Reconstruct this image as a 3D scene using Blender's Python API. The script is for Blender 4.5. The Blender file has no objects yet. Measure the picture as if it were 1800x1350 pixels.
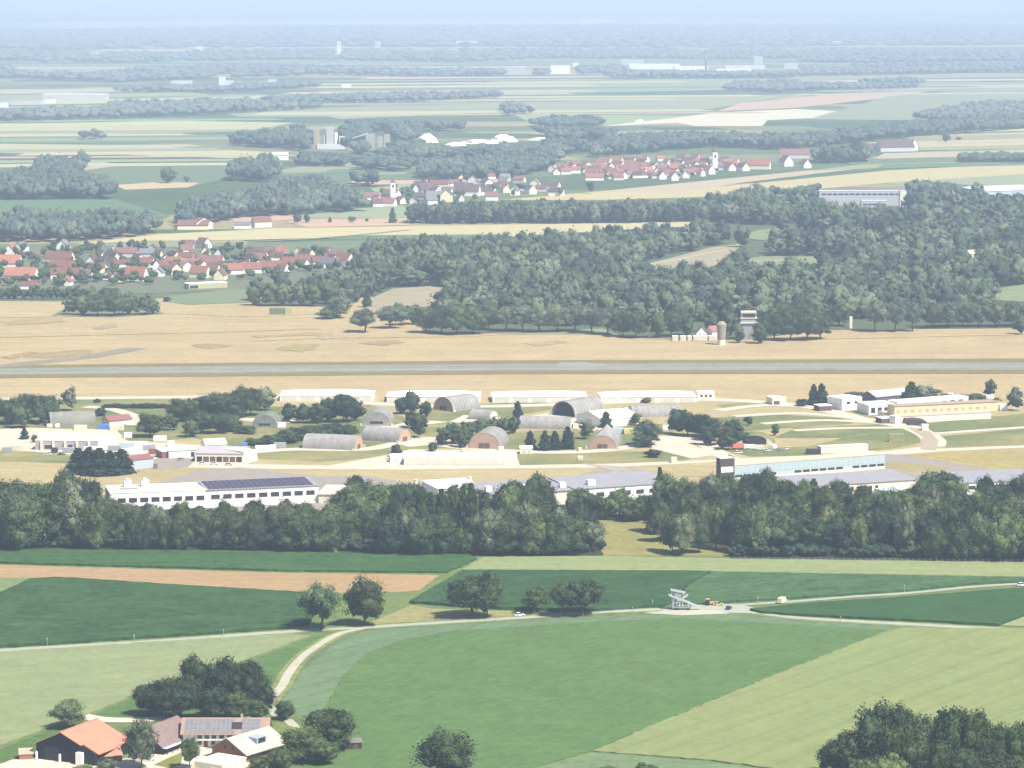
import bpy, bmesh, math, random
import numpy as np
from mathutils import Vector, Matrix
from mathutils.geometry import tessellate_polygon

random.seed(7)
RNG = np.random.default_rng(11)
scene = bpy.context.scene
COL = scene.collection
R = math.radians

# ------------------------------------------------------------------ camera
CAM_H = 247.0                      # metres above the plain
FPX = 5600.0                       # focal length in units of 1/1800 of the picture width
HORIZON = -15.0                    # where the horizon lies, in rows of an 1800 x 1350 picture
PITCH = math.atan2(675.0 - HORIZON, FPX)
cam_d = bpy.data.cameras.new("camera")
cam = bpy.data.objects.new("camera", cam_d)
COL.objects.link(cam)
cam.location = (0, 0, CAM_H)
cam.rotation_euler = (math.pi / 2 - PITCH, 0, 0)
cam_d.sensor_width = 36.0
cam_d.lens = 36.0 * FPX / 1800.0
cam_d.clip_start = 1.0
cam_d.clip_end = 200000.0
scene.camera = cam

# ------------------------------------------------------------------ sky, sun, exposure
SUN_DIR = Vector((0.76, -0.65, 0.0)).normalized()
SUN_EL = R(54)
SUN_VEC = Vector((SUN_DIR.x * math.cos(SUN_EL), SUN_DIR.y * math.cos(SUN_EL), math.sin(SUN_EL)))
world = bpy.data.worlds.new("World")
scene.world = world
world.use_nodes = True
wn = world.node_tree
bg = wn.nodes["Background"]
sky = wn.nodes.new("ShaderNodeTexSky")
sky.sky_type = 'NISHITA'
sky.sun_disc = False
sky.sun_elevation = SUN_EL
sky.sun_rotation = math.atan2(SUN_DIR.x, SUN_DIR.y)
sky.dust_density = 1.5
wn.links.new(sky.outputs[0], bg.inputs[0])
bg.inputs[1].default_value = 0.078
sun_d = bpy.data.lights.new("sun", 'SUN')
sun_d.energy = 4.8
sun_d.angle = R(0.5)
sun_d.color = (1.0, 0.95, 0.87)
sun = bpy.data.objects.new("sun", sun_d)
COL.objects.link(sun)
sun.rotation_euler = SUN_VEC.to_track_quat('Z', 'Y').to_euler()
sun.location = (400, 900, 600)
scene.view_settings.view_transform = 'Standard'
scene.view_settings.look = 'None'
scene.view_settings.gamma = 1.0
scene.view_settings.use_curve_mapping = False
EXPOSURE = 0.92
scene.view_settings.exposure = EXPOSURE
scene.cycles.max_bounces = 4
scene.cycles.diffuse_bounces = 2
scene.cycles.glossy_bounces = 1
scene.cycles.transmission_bounces = 1
scene.cycles.volume_bounces = 1
scene.cycles.transparent_max_bounces = 4
scene.cycles.caustics_reflective = False
scene.cycles.caustics_refractive = False

SIGMA = 0.95e-4                    # extinction of the haze per metre
HAZE_LIN = (0.50, 0.665, 0.90)     # what an endless depth of that haze looks like in the photograph
GAIN = 2.7                         # sunlit white ground in picture units

# ------------------------------------------------------------------ helpers: picture rows and columns of the survey to places on the plain
def G(px, py, z=0.0):
    a = (px - 900.0) / FPX
    b = (675.0 - py) / FPX
    c, s = math.cos(PITCH), math.sin(PITCH)
    d = Vector((a, c + b * s, -s + b * c))
    t = (CAM_H - z) / -d.z
    return Vector((d.x * t, d.y * t, z))

def S(py):
    """picture units per metre at the row py"""
    return (py - HORIZON) / CAM_H

def dist(py):
    return FPX * CAM_H / max(py - HORIZON, 12.0)

def lin(c):
    return tuple(((v / 255.0) / 12.92 if v <= 10 else (((v / 255.0) + 0.055) / 1.055) ** 2.4) for v in c)

def alb(c, py):
    """reflectance of a surface seen as c through the haze"""
    T = math.exp(-SIGMA * dist(py))
    out = []
    for v, h in zip(lin(c), HAZE_LIN):
        out.append(min(0.82, max(0.012, (v - h * (1 - T)) / T / GAIN)))
    return tuple(out)

# ------------------------------------------------------------------ materials
MATS = {}
def nt_new(name):
    m = bpy.data.materials.new(name)
    m.use_nodes = True
    nt = m.node_tree
    b = nt.nodes["Principled BSDF"]
    b.inputs["Specular IOR Level"].default_value = 0.15
    return m, nt, b

def mixc(nt, fac, a, b, mode='MIX'):
    n = nt.nodes.new("ShaderNodeMix")
    n.data_type = 'RGBA'
    n.blend_type = mode
    if isinstance(fac, (int, float)):
        n.inputs[0].default_value = fac
    else:
        nt.links.new(fac, n.inputs[0])
    for k, v in ((6, a), (7, b)):
        if isinstance(v, tuple):
            n.inputs[k].default_value = (*v[:3], 1)
        else:
            nt.links.new(v, n.inputs[k])
    return n.outputs[2]

def noise(nt, vec, scale, detail=3.0, rough=0.6):
    n = nt.nodes.new("ShaderNodeTexNoise")
    n.inputs["Scale"].default_value = scale
    n.inputs["Detail"].default_value = detail
    n.inputs["Roughness"].default_value = rough
    if vec is not None:
        nt.links.new(vec, n.inputs["Vector"])
    return n.outputs[0]

def ramp(nt, fac, lo, hi):
    n = nt.nodes.new("ShaderNodeMapRange")
    n.inputs[1].default_value = lo
    n.inputs[2].default_value = hi
    nt.links.new(fac, n.inputs[0])
    return n.outputs[0]

def mul(c, k):
    return tuple(min(0.85, v * k) for v in c[:3])

def mat(name, c, rough=0.8, var=0.12, scale=0.8, metallic=0.0, spec=0.15):
    """plain painted, rendered or tiled surface with slow weathering"""
    key = (name, tuple(round(v, 4) for v in c), rough, var, scale)
    if key in MATS:
        return MATS[key]
    m, nt, b = nt_new(name)
    tc = nt.nodes.new("ShaderNodeTexCoord")
    f = noise(nt, tc.outputs["Object"], scale, 5.0, 0.65)
    nt.links.new(mixc(nt, ramp(nt, f, 0.3, 0.7), mul(c, 1 - var), mul(c, 1 + var)), b.inputs["Base Color"])
    b.inputs["Roughness"].default_value = rough
    b.inputs["Metallic"].default_value = metallic
    b.inputs["Specular IOR Level"].default_value = spec
    MATS[key] = m
    return m

def mat_field(name, c, var=0.14, angle=0.0, stretch=12.0, scale=0.25, tram=0.0, tram_period=18.0, patch=0.08, second=None):
    """crop, grass or soil: rows along `angle`, fine mottling, wheel tracks"""
    m, nt, b = nt_new(name)
    geo = nt.nodes.new("ShaderNodeNewGeometry")
    mp = nt.nodes.new("ShaderNodeMapping")
    mp.inputs["Rotation"].default_value = (0, 0, -angle)
    nt.links.new(geo.outputs["Position"], mp.inputs[0])
    st = nt.nodes.new("ShaderNodeMapping")
    st.inputs["Scale"].default_value = (1.0 / stretch, 1, 1)
    nt.links.new(mp.outputs[0], st.inputs[0])
    f1 = noise(nt, st.outputs[0], scale, 4.0, 0.65)
    f2 = noise(nt, geo.outputs["Position"], 0.22, 4.0, 0.75)
    f3 = noise(nt, geo.outputs["Position"], 0.012, 3.0, 0.55)
    lo, hi = mul(c, 1 - var), mul(c, 1 + var)
    col = mixc(nt, ramp(nt, f1, 0.28, 0.72), lo, hi)
    sec = second or (c[0] * 1.25, c[1] * 1.08, c[2] * 1.0)
    p = ramp(nt, f3, 0.45, 0.75)
    k = nt.nodes.new("ShaderNodeMath"); k.operation = 'MULTIPLY'; k.inputs[1].default_value = patch * 4
    nt.links.new(p, k.inputs[0])
    col = mixc(nt, k.outputs[0], col, sec)
    f4 = noise(nt, geo.outputs["Position"], 0.045, 4.0, 0.6)
    s1 = nt.nodes.new("ShaderNodeMath"); s1.operation = 'MULTIPLY_ADD'
    s1.inputs[1].default_value = 0.55; nt.links.new(ramp(nt, f4, 0.32, 0.68), s1.inputs[0]); nt.links.new(ramp(nt, f2, 0.34, 0.66), s1.inputs[2])
    g = nt.nodes.new("ShaderNodeMath"); g.operation = 'MULTIPLY_ADD'
    g.inputs[1].default_value = var * 2.2; g.inputs[2].default_value = 1 - var * 1.7
    nt.links.new(s1.outputs[0], g.inputs[0])
    cc = nt.nodes.new("ShaderNodeCombineColor")
    for i in range(3):
        nt.links.new(g.outputs[0], cc.inputs[i])
    col = mixc(nt, 1.0, col, cc.outputs[0], 'MULTIPLY')
    if tram:
        w = nt.nodes.new("ShaderNodeTexWave")
        w.wave_type = 'BANDS'; w.bands_direction = 'Y'; w.wave_profile = 'SIN'
        w.inputs["Scale"].default_value = 0.31416 / tram_period
        w.inputs["Distortion"].default_value = 0.15
        nt.links.new(mp.outputs[0], w.inputs[0])
        t = ramp(nt, w.outputs[1], 0.90, 1.0)
        k2 = nt.nodes.new("ShaderNodeMath"); k2.operation = 'MULTIPLY'; k2.inputs[1].default_value = tram
        nt.links.new(t, k2.inputs[0])
        col = mixc(nt, k2.outputs[0], col, mul(c, 0.55))
    nt.links.new(col, b.inputs["Base Color"])
    b.inputs["Roughness"].default_value = 0.95
    b.inputs["Specular IOR Level"].default_value = 0.05
    return m

def mat_foliage(name, attr=False):
    m, nt, b = nt_new(name)
    if attr:
        a = nt.nodes.new("ShaderNodeVertexColor"); a.layer_name = "tint"
        tint = a.outputs[0]
    else:
        oi = nt.nodes.new("ShaderNodeObjectInfo")
        tint = oi.outputs["Color"]
    geo = nt.nodes.new("ShaderNodeNewGeometry")
    f = noise(nt, geo.outputs["Position"], 0.55, 3.0, 0.7)
    col = mixc(nt, ramp(nt, f, 0.3, 0.7), (0.55, 0.58, 0.62), (1.45, 1.42, 1.30))
    col = mixc(nt, 1.0, tint, col, 'MULTIPLY')
    nt.links.new(col, b.inputs["Base Color"])
    b.inputs["Roughness"].default_value = 0.75
    b.inputs["Specular IOR Level"].default_value = 0.12
    return m

FOLIAGE = mat_foliage("leaf_foliage")
FOLIAGE_MASS = mat_foliage("woodland_foliage", True)
BARK = mat("tree_bark", (0.085, 0.065, 0.05), 0.9, 0.3, 2.0)

# ------------------------------------------------------------------ object helpers
def tag(o, label=None, cat=None, group=None, kind=None):
    if label: o['label'] = label
    if cat: o['category'] = cat
    if group: o['group'] = group
    if kind: o['kind'] = kind
    return o

def link_mesh(name, me, parent=None):
    o = bpy.data.objects.new(name, me)
    COL.objects.link(o)
    if parent is not None:
        o.parent = parent
    return o

def mesh(name, verts, faces, m, parent=None, smooth=False):
    me = bpy.data.meshes.new(name)
    me.from_pydata([tuple(v) for v in verts], [], faces)
    if m is not None:
        me.materials.append(m)
    if smooth:
        me.polygons.foreach_set('use_smooth', [True] * len(me.polygons))
    me.update()
    return link_mesh(name, me, parent)

def np_mesh(name, V, F, m, smooth=False):
    """V (n,3), F (k,3) numpy arrays -> mesh data"""
    me = bpy.data.meshes.new(name)
    me.vertices.add(len(V)); me.vertices.foreach_set('co', np.ascontiguousarray(V, np.float32).ravel())
    me.loops.add(F.size); me.loops.foreach_set('vertex_index', np.ascontiguousarray(F, np.int32).ravel())
    me.polygons.add(len(F)); me.polygons.foreach_set('loop_start', np.arange(0, F.size, 3, dtype=np.int32))
    if smooth:
        me.polygons.foreach_set('use_smooth', np.ones(len(F), bool))
    me.materials.append(m)
    me.update(calc_edges=True)
    return me

class MB:
    """collects boxes and prisms into one mesh"""
    def __init__(self): self.v, self.f = [], []
    def add(self, vs, fs):
        n = len(self.v); self.v += [tuple(p) for p in vs]; self.f += [tuple(i + n for i in q) for q in fs]; return self
    def box(self, x0, x1, y0, y1, z0, z1):
        vs = [(x0,y0,z0),(x1,y0,z0),(x1,y1,z0),(x0,y1,z0),(x0,y0,z1),(x1,y0,z1),(x1,y1,z1),(x0,y1,z1)]
        return self.add(vs, [(3,2,1,0),(4,5,6,7),(0,1,5,4),(1,2,6,5),(2,3,7,6),(3,0,4,7)])
    def bar(self, a, b, w, d=None):
        a, b = Vector(a), Vector(b); d = d or w
        ax = (b - a).normalized(); up = Vector((0, 0, 1)) if abs(ax.z) < .95 else Vector((1, 0, 0))
        s = ax.cross(up).normalized() * (w / 2); t = s.cross(ax).normalized() * (d / 2)
        vs = [p + q for p in (a, b) for q in (-s - t, s - t, s + t, -s + t)]
        return self.add(vs, [(0,1,2,3),(7,6,5,4),(0,4,5,1),(1,5,6,2),(2,6,7,3),(3,7,4,0)])
    def cyl(self, x, y, z0, z1, r0, r1=None, n=12):
        r1 = r0 if r1 is None else r1
        vs = [(x + r0*math.cos(2*math.pi*i/n), y + r0*math.sin(2*math.pi*i/n), z0) for i in range(n)]
        vs += [(x + r1*math.cos(2*math.pi*i/n), y + r1*math.sin(2*math.pi*i/n), z1) for i in range(n)]
        fs = [(i, (i+1) % n, n + (i+1) % n, n + i) for i in range(n)] + [tuple(range(n-1, -1, -1)), tuple(range(n, 2*n))]
        return self.add(vs, fs)
    def wheel(self, x, y, z, r, w, n=12):
        vs = [(x + r*math.cos(2*math.pi*i/n), y - w/2, z + r*math.sin(2*math.pi*i/n)) for i in range(n)]
        vs += [(x + r*math.cos(2*math.pi*i/n), y + w/2, z + r*math.sin(2*math.pi*i/n)) for i in range(n)]
        fs = [(i, (i+1) % n, n + (i+1) % n, n + i) for i in range(n)] + [tuple(range(n-1, -1, -1)), tuple(range(n, 2*n))]
        return self.add(vs, fs)
    def prism(self, pts, y0, y1):
        """outline in x,z (counter-clockwise seen from -y) pushed along y"""
        n = len(pts)
        vs = [(x, y0, z) for x, z in pts] + [(x, y1, z) for x, z in pts]
        fs = [tuple(range(n)), tuple(range(2*n-1, n-1, -1))] + [((i+1) % n, i, n+i, n+(i+1) % n) for i in range(n)]
        return self.add(vs, fs)
    def build(self, name, m, parent=None, smooth=False):
        return mesh(name, self.v, self.f, m, parent, smooth)

def empty(name, loc, rz, label, cat, group=None):
    o = bpy.data.objects.new(name, None)
    COL.objects.link(o)
    o.empty_display_size = 1.0
    o.location = loc
    o.rotation_euler = (0, 0, rz)
    return tag(o, label, cat, group)

# ------------------------------------------------------------------ the air: one closed box of even haze round the whole plain
def build_haze():
    m = bpy.data.materials.new("summer_haze")
    m.use_nodes = True
    nt = m.node_tree
    for n in list(nt.nodes):
        nt.nodes.remove(n)
    out = nt.nodes.new("ShaderNodeOutputMaterial")
    v = nt.nodes.new("ShaderNodeVolumePrincipled")
    v.inputs["Color"].default_value = (0.575, 0.705, 0.935, 1)
    v.inputs["Density"].default_value = SIGMA
    v.inputs["Anisotropy"].default_value = 0.0
    nt.links.new(v.outputs[0], out.inputs["Volume"])
    o = MB().box(-28000, 28000, -3000, 116000, -2.0, CAM_H + 12).build("haze", m)
    tag(o, kind='stuff')
build_haze()

# ------------------------------------------------------------------ ground and fields
def far_ground_material():
    m, nt, b = nt_new("plain_ground")
    geo = nt.nodes.new("ShaderNodeNewGeometry")
    mp = nt.nodes.new("ShaderNodeMapping")
    mp.inputs["Rotation"].default_value = (0, 0, R(-7))
    mp.inputs["Scale"].default_value = (1 / 520.0, 1 / 210.0, 1)
    nt.links.new(geo.outputs["Position"], mp.inputs[0])
    v = nt.nodes.new("ShaderNodeTexVoronoi")
    v.distance = 'CHEBYCHEV'
    v.inputs["Scale"].default_value = 1.0
    v.inputs["Randomness"].default_value = 0.75
    nt.links.new(mp.outputs[0], v.inputs["Vector"])
    sx = nt.nodes.new("ShaderNodeSeparateColor")
    nt.links.new(v.outputs["Color"], sx.inputs[0])
    cr = nt.nodes.new("ShaderNodeValToRGB")
    cr.color_ramp.interpolation = 'CONSTANT'
    stops = [(0.0, (0.060, 0.095, 0.040)), (0.28, (0.085, 0.120, 0.052)), (0.5, (0.050, 0.085, 0.040)),
             (0.64, (0.150, 0.155, 0.078)), (0.80, (0.235, 0.205, 0.110)), (0.92, (0.11, 0.14, 0.06))]
    el = cr.color_ramp.elements
    el[0].position, el[0].color = stops[0][0], (*stops[0][1], 1)
    el[1].position, el[1].color = stops[1][0], (*stops[1][1], 1)
    for p, c in stops[2:]:
        e = el.new(p); e.color = (*c, 1)
    nt.links.new(sx.outputs[0], cr.inputs[0])
    f = noise(nt, geo.outputs["Position"], 0.02, 5.0, 0.6)
    col = mixc(nt, ramp(nt, f, 0.3, 0.7), (0.85, 0.85, 0.85), (1.15, 1.15, 1.15))
    nt.links.new(mixc(nt, 1.0, cr.outputs[0], col, 'MULTIPLY'), b.inputs["Base Color"])
    b.inputs["Roughness"].default_value = 0.95
    b.inputs["Specular IOR Level"].default_value = 0.03
    return m

gm = mesh("ground", [(-27800, -2800, 0), (27800, -2800, 0), (27800, 115500, 0), (-27800, 115500, 0)], [(0, 1, 2, 3)], far_ground_material())
tag(gm, kind='structure')

LAYER = [0]
def poly_points(pts, jitter=0.0, step=0):
    P = [G(*p).xy for p in pts]
    if step:
        Q = []
        for i, a in enumerate(P):
            b = P[(i + 1) % len(P)]
            n = max(1, int((b - a).length / step))
            for k in range(n):
                q = a.lerp(b, k / n)
                if k and jitter:
                    q = q + Vector((random.uniform(-1, 1), random.uniform(-1, 1))) * jitter
                Q.append(q)
        P = Q
    return P

def area(P):
    return 0.5 * sum(P[i].x * P[(i+1) % len(P)].y - P[(i+1) % len(P)].x * P[i].y for i in range(len(P)))

def sheet(name, pts, m, h=0.0, jitter=0.0, step=0, world_pts=None):
    """a field or paved area: outline on the plain; h = height of the standing crop"""
    P = world_pts or poly_points(pts, jitter, step)
    if area(P) < 0:
        P = P[::-1]
    LAYER[0] += 1
    D = sum(p.length for p in P) / len(P)
    z = (0.02 + 0.004 * LAYER[0]) * max(1.0, D / 6000.0) + h
    tris = tessellate_polygon([[Vector((p.x, p.y, 0)) for p in P]])
    n = len(P)
    V = [(p.x, p.y, z) for p in P]
    F = []
    for t in tris:
        a, b, c = (P[i] for i in t)
        F.append(tuple(t) if (b - a).cross(c - a) > 0 else (t[0], t[2], t[1]))
    if h > 0.05:
        V += [(p.x, p.y, 0.0) for p in P]
        F += [(n + i, n + (i+1) % n, (i+1) % n, i) for i in range(n)]
    o = mesh(name, V, F, m)
    return tag(o, kind='structure')

def ribbon(name, pts, width, m, smooth=True):
    """road or track of a constant width along survey points"""
    P = [G(*p).xy for p in pts]
    if smooth and len(P) > 2:
        Q = []
        for i in range(len(P) - 1):
            p0, p1, p2, p3 = P[max(i-1, 0)], P[i], P[i+1], P[min(i+2, len(P)-1)]
            for k in range(6):
                t = k / 6
                Q.append(0.5 * ((2*p1) + (p2-p0)*t + (2*p0-5*p1+4*p2-p3)*t*t + (3*p1-p0-3*p2+p3)*t*t*t))
        Q.append(P[-1]); P = Q
    LAYER[0] += 1
    D = sum(p.length for p in P) / len(P)
    z = (0.02 + 0.004 * LAYER[0]) * max(1.0, D / 6000.0)
    V, F = [], []
    for i, p in enumerate(P):
        d = (P[min(i+1, len(P)-1)] - P[max(i-1, 0)]).normalized()
        nrm = Vector((-d.y, d.x)) * width / 2
        V += [(p.x + nrm.x, p.y + nrm.y, z), (p.x - nrm.x, p.y - nrm.y, z)]
        if i:
            k = 2 * i
            F.append((k-2, k-1, k+1, k))
    return tag(mesh(name, V, F, m), kind='structure')

# ------------------------------------------------------------------ near fields
def F_(name, col, py, **k):
    return mat_field(name, alb(col, py), **k)

field_dir = math.atan2(*(G(1560, 1104) - G(1040, 1320)).yx)     # the edge between the two big fields
sheet("meadow", [(-300, 960), (2100, 960), (2100, 1480), (-300, 1480)], F_("meadow_grass", (150, 172, 128), 1200, var=0.18))
sheet("barley_field", [(-120, 1152), (0, 1147), (250, 1130), (505, 1115), (545, 1118), (470, 1146), (420, 1165), (250, 1216), (150, 1258), (60, 1289), (0, 1310), (-200, 1350)],
      F_("ripening_barley", (186, 200, 158), 1200, var=0.10, angle=0.35, stretch=25, tram=0.14, tram_period=21, second=alb((200, 208, 165), 1200)), h=0.25, jitter=0.55, step=2.6)
sheet("grass_strip", [(548, 1120), (588, 1110), (560, 1128), (520, 1160), (495, 1195), (470, 1232), (420, 1260), (240, 1262), (150, 1262), (60, 1345), (-60, 1345), (0, 1318), (60, 1294), (150, 1263), (252, 1219), (422, 1168), (472, 1149)],
      F_("mown_grass", (130, 163, 120), 1180, var=0.16))
sheet("grass_patch", [(590, 1112), (640, 1104), (690, 1100), (640, 1125), (560, 1175), (520, 1240), (490, 1248), (500, 1200), (530, 1160)],
      F_("roadside_grass", (140, 165, 130), 1150))
sheet("headland_strip", [(640, 1110), (760, 1099), (1100, 1082), (1200, 1080), (1330, 1084), (1570, 1100), (1560, 1108), (1190, 1090), (1000, 1098), (800, 1110), (700, 1127), (640, 1152), (600, 1190), (575, 1238), (548, 1262), (500, 1252), (492, 1242), (530, 1180), (585, 1135)],
      F_("pale_headland_crop", (150, 178, 147), 1150, var=0.1, angle=0.9, stretch=18, tram=0.3, tram_period=11), jitter=0.55, step=2.6)
sheet("beet_field", [(1190, 1088), (1560, 1109), (1400, 1172), (1250, 1234), (1120, 1288), (1040, 1321), (930, 1352), (820, 1420), (500, 1420), (540, 1330), (590, 1300), (560, 1268), (576, 1238), (602, 1190), (642, 1152), (702, 1127), (800, 1110), (1000, 1097)],
      F_("sugar_beet_leaves", (133, 167, 123), 1220, var=0.115, angle=field_dir, stretch=5, scale=0.4, patch=0.05), h=0.35, jitter=0.55, step=2.6)
sheet("wheat_field", [(1590, 1105), (1810, 1107), (2000, 1112), (2100, 1400), (1500, 1372), (1250, 1338), (1150, 1330), (1042, 1322), (1122, 1288), (1252, 1234), (1402, 1172), (1562, 1110)],
      F_("ripening_wheat", (183, 197, 147), 1220, var=0.085, angle=field_dir - 0.10, stretch=40, scale=0.3, tram=0.24, tram_period=13, patch=0.05), h=0.5, jitter=0.55, step=2.6)
sheet("field_margin", [(930, 1353), (1042, 1322), (1150, 1331), (1250, 1340), (1500, 1375), (1500, 1440), (820, 1440)], F_("margin_grass", (158, 183, 146), 1340, var=0.15))
sheet("maize_field", [(-120, 1060), (0, 1046), (52, 1022), (95, 1019), (140, 1021), (300, 1032), (540, 1046), (560, 1062), (545, 1098), (500, 1107), (250, 1124), (0, 1140), (-120, 1146)],
      F_("young_maize", (103, 135, 112), 1080, var=0.27, angle=0.15, stretch=10, scale=0.45, patch=0.06), h=1.3, jitter=0.55, step=2.6)
sheet("stubble_field", [(-120, 990), (0, 993), (280, 1001), (500, 1007), (772, 1011), (738, 1038), (690, 1041), (540, 1043), (380, 1034), (140, 1018), (50, 1016), (0, 1016), (-120, 1016)],
      F_("bare_soil", (221, 194, 160), 1015, var=0.10, angle=0.02, stretch=40), jitter=0.55, step=2.6)
sheet("field_margin", [(-100, 1017), (48, 1016), (90, 1019), (50, 1023), (0, 1046), (-100, 1058)], F_("pale_margin_grass", (165, 187, 142), 1030))
sheet("potato_field", [(-120, 966), (0, 968), (400, 971), (590, 975), (822, 977), (838, 984), (786, 1008), (500, 1005), (280, 999), (0, 991), (-120, 988)],
      F_("potato_leaves", (108, 143, 116), 985, var=0.22, angle=0.02, stretch=10), h=0.9, jitter=0.55, step=2.6)
sheet("grass_triangle", [(840, 984), (852, 981), (806, 1006), (730, 1052), (690, 1090), (650, 1098), (560, 1100), (562, 1062), (690, 1043), (742, 1039), (786, 1010)],
      F_("path_grass", (152, 175, 128), 1040))
sheet("dry_meadow", [(722, 1064), (760, 1070), (1030, 1079), (900, 1088), (640, 1099), (690, 1078)], F_("dry_grass", (198, 196, 150), 1080))
sheet("barley_field", [(850, 981), (1060, 979), (1300, 984), (1800, 990), (2000, 992), (2000, 1018), (1800, 1016), (1250, 1006), (1000, 1005), (812, 1003)],
      F_("pale_barley", (188, 203, 158), 1000, var=0.10, angle=0.0, stretch=40), h=0.5, jitter=0.55, step=2.6)
sheet("maize_field", [(815, 1006), (1250, 1008), (1212, 1030), (1175, 1066), (1030, 1077), (850, 1071), (720, 1061), (745, 1046)],
      F_("dark_maize", (102, 134, 114), 1040, var=0.24, angle=0.5, stretch=8), h=1.2, jitter=0.55, step=2.6)
sheet("maize_field", [(1252, 1008), (1500, 1013), (1820, 1019), (1820, 1023), (1700, 1029), (1600, 1040), (1380, 1054), (1250, 1062), (1180, 1064), (1214, 1030)],
      F_("green_maize", (116, 150, 122), 1035, var=0.22, angle=0.4, stretch=8), h=0.9, jitter=0.55, step=2.6)
sheet("maize_field", [(1318, 1074), (1400, 1065), (1600, 1052), (1820, 1035), (1900, 1034), (1900, 1064), (1815, 1078), (1756, 1101), (1560, 1091), (1400, 1083), (1340, 1079)],
      F_("deep_green_maize", (102, 137, 112), 1070, var=0.12, angle=0.3, stretch=8), h=1.0, jitter=0.55, step=2.6)
sheet("barley_field", [(1760, 1101), (1815, 1080), (1900, 1066), (1950, 1108)], F_("corner_barley", (192, 204, 160), 1090, var=0.06), h=0.4)

ASPH = mat_field("pale_asphalt", alb((222, 230, 214), 1090), var=0.06, patch=0.03)
GRAVEL = mat_field("chalk_gravel", alb((240, 240, 218), 1180), var=0.08, patch=0.05)
YARD = mat_field("yard_gravel", (0.46, 0.42, 0.325), var=0.07, patch=0.04)
VERGE = F_("verge_grass", (172, 186, 138), 1100, var=0.2)
ribbon("road_verge", [(-150, 1153), (0, 1142.7), (260, 1127.3), (500, 1110.4), (640, 1102.6), (800, 1092.6), (930, 1084.6), (1040, 1076.6), (1150, 1071.6)], 9.5, VERGE)
ribbon("track_verge", [(640, 1104), (600, 1113), (570, 1128), (535, 1152), (510, 1180), (495, 1207), (477, 1228), (474, 1240)], 7.0, VERGE)
ribbon("road_verge", [(1330, 1077), (1400, 1086.5), (1560, 1096), (1700, 1103.5), (1950, 1116.5)], 9.0, VERGE)
ribbon("road", [(-150, 1154), (0, 1143.5), (260, 1128), (500, 1111), (640, 1103), (800, 1093), (930, 1085), (1040, 1077), (1150, 1072), (1250, 1069), (1330, 1076), (1400, 1086), (1560, 1095.5), (1700, 1103), (1950, 1116)], 4.6, ASPH)
ribbon("road", [(1250, 1067), (1310, 1063), (1400, 1057), (1500, 1049), (1600, 1042.5), (1720, 1031), (1850, 1023)], 3.6, ASPH)
sheet("road_junction", [(1165, 1070), (1240, 1063), (1300, 1062), (1330, 1070), (1330, 1079), (1270, 1077), (1165, 1078)], ASPH)
sheet("gravel_apron", [(1130, 1078), (1165, 1074), (1260, 1073), (1285, 1079), (1200, 1082)], GRAVEL)
ribbon("farm_track", [(640, 1104), (600, 1113), (570, 1128), (535, 1152), (510, 1180), (495, 1207), (477, 1228), (474, 1240), (484, 1256), (503, 1264), (520, 1280)], 3.4, GRAVEL)
ribbon("farm_lane", [(140, 1258), (180, 1265), (240, 1266), (300, 1262)], 7.0, YARD)
sheet("farm_yard", [(20, 1336), (60, 1332), (160, 1339), (260, 1330), (300, 1318), (345, 1312), (430, 1326), (440, 1345), (470, 1360), (460, 1420), (-40, 1420), (-20, 1350)], YARD, jitter=0.5, step=4)
sheet("garden_lawn", [(270, 1345), (300, 1331), (322, 1322), (318, 1345), (300, 1352)], F_("garden_grass", (170, 180, 120), 1330))
sheet("garden_lawn", [(475, 1285), (488, 1270), (520, 1280), (515, 1296), (490, 1306)], F_("green_lawn", (165, 185, 128), 1290))

# ------------------------------------------------------------------ airfield
LAYER[0] = 4
DRY = F_("airfield_dry_grass", (230, 216, 178), 760, var=0.10, angle=0.0, stretch=14, patch=0.12, second=alb((190, 188, 145), 760))
GREEN = F_("airfield_green_grass", (160, 174, 142), 760, var=0.14, patch=0.25, second=alb((214, 204, 160), 760))
TAN = F_("runway_dry_grass", (233, 216, 182), 640, var=0.10, angle=0.03, stretch=30, scale=0.09, patch=0.2, second=alb((218, 200, 170), 640))
CONC = mat_field("sunbleached_concrete", (0.43, 0.39, 0.305), var=0.07, patch=0.06)
APRON = mat_field("grey_apron_concrete", alb((205, 200, 195), 840), var=0.06, patch=0.1)
sheet("airfield_grass", [(-300, 905), (2100, 905), (2100, 712), (1400, 700), (900, 712), (-300, 702)], DRY)
sheet("airfield_grass", [(-300, 703), (900, 713), (1400, 701), (2100, 713), (2100, 655), (-300, 665)], TAN)
sheet("airfield_grass", [(-300, 668), (-300, 528), (106, 530), (440, 520), (700, 500), (1500, 560), (2100, 560), (2100, 658)], TAN)
sheet("clearing_grass", [(1040, 912), (1300, 900), (1300, 965), (1280, 978), (1060, 976), (1030, 940)], F_("clearing_dry_grass", (192, 191, 143), 940, var=0.14))
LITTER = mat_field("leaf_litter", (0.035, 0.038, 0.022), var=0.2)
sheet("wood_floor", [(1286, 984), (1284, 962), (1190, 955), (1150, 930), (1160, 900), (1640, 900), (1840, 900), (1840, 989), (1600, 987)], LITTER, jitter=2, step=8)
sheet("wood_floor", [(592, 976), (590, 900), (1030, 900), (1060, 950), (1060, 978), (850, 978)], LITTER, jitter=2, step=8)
sheet("wood_floor", [(-80, 969), (-80, 900), (160, 915), (585, 905), (588, 972), (300, 970)], LITTER, jitter=2, step=8)
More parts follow.
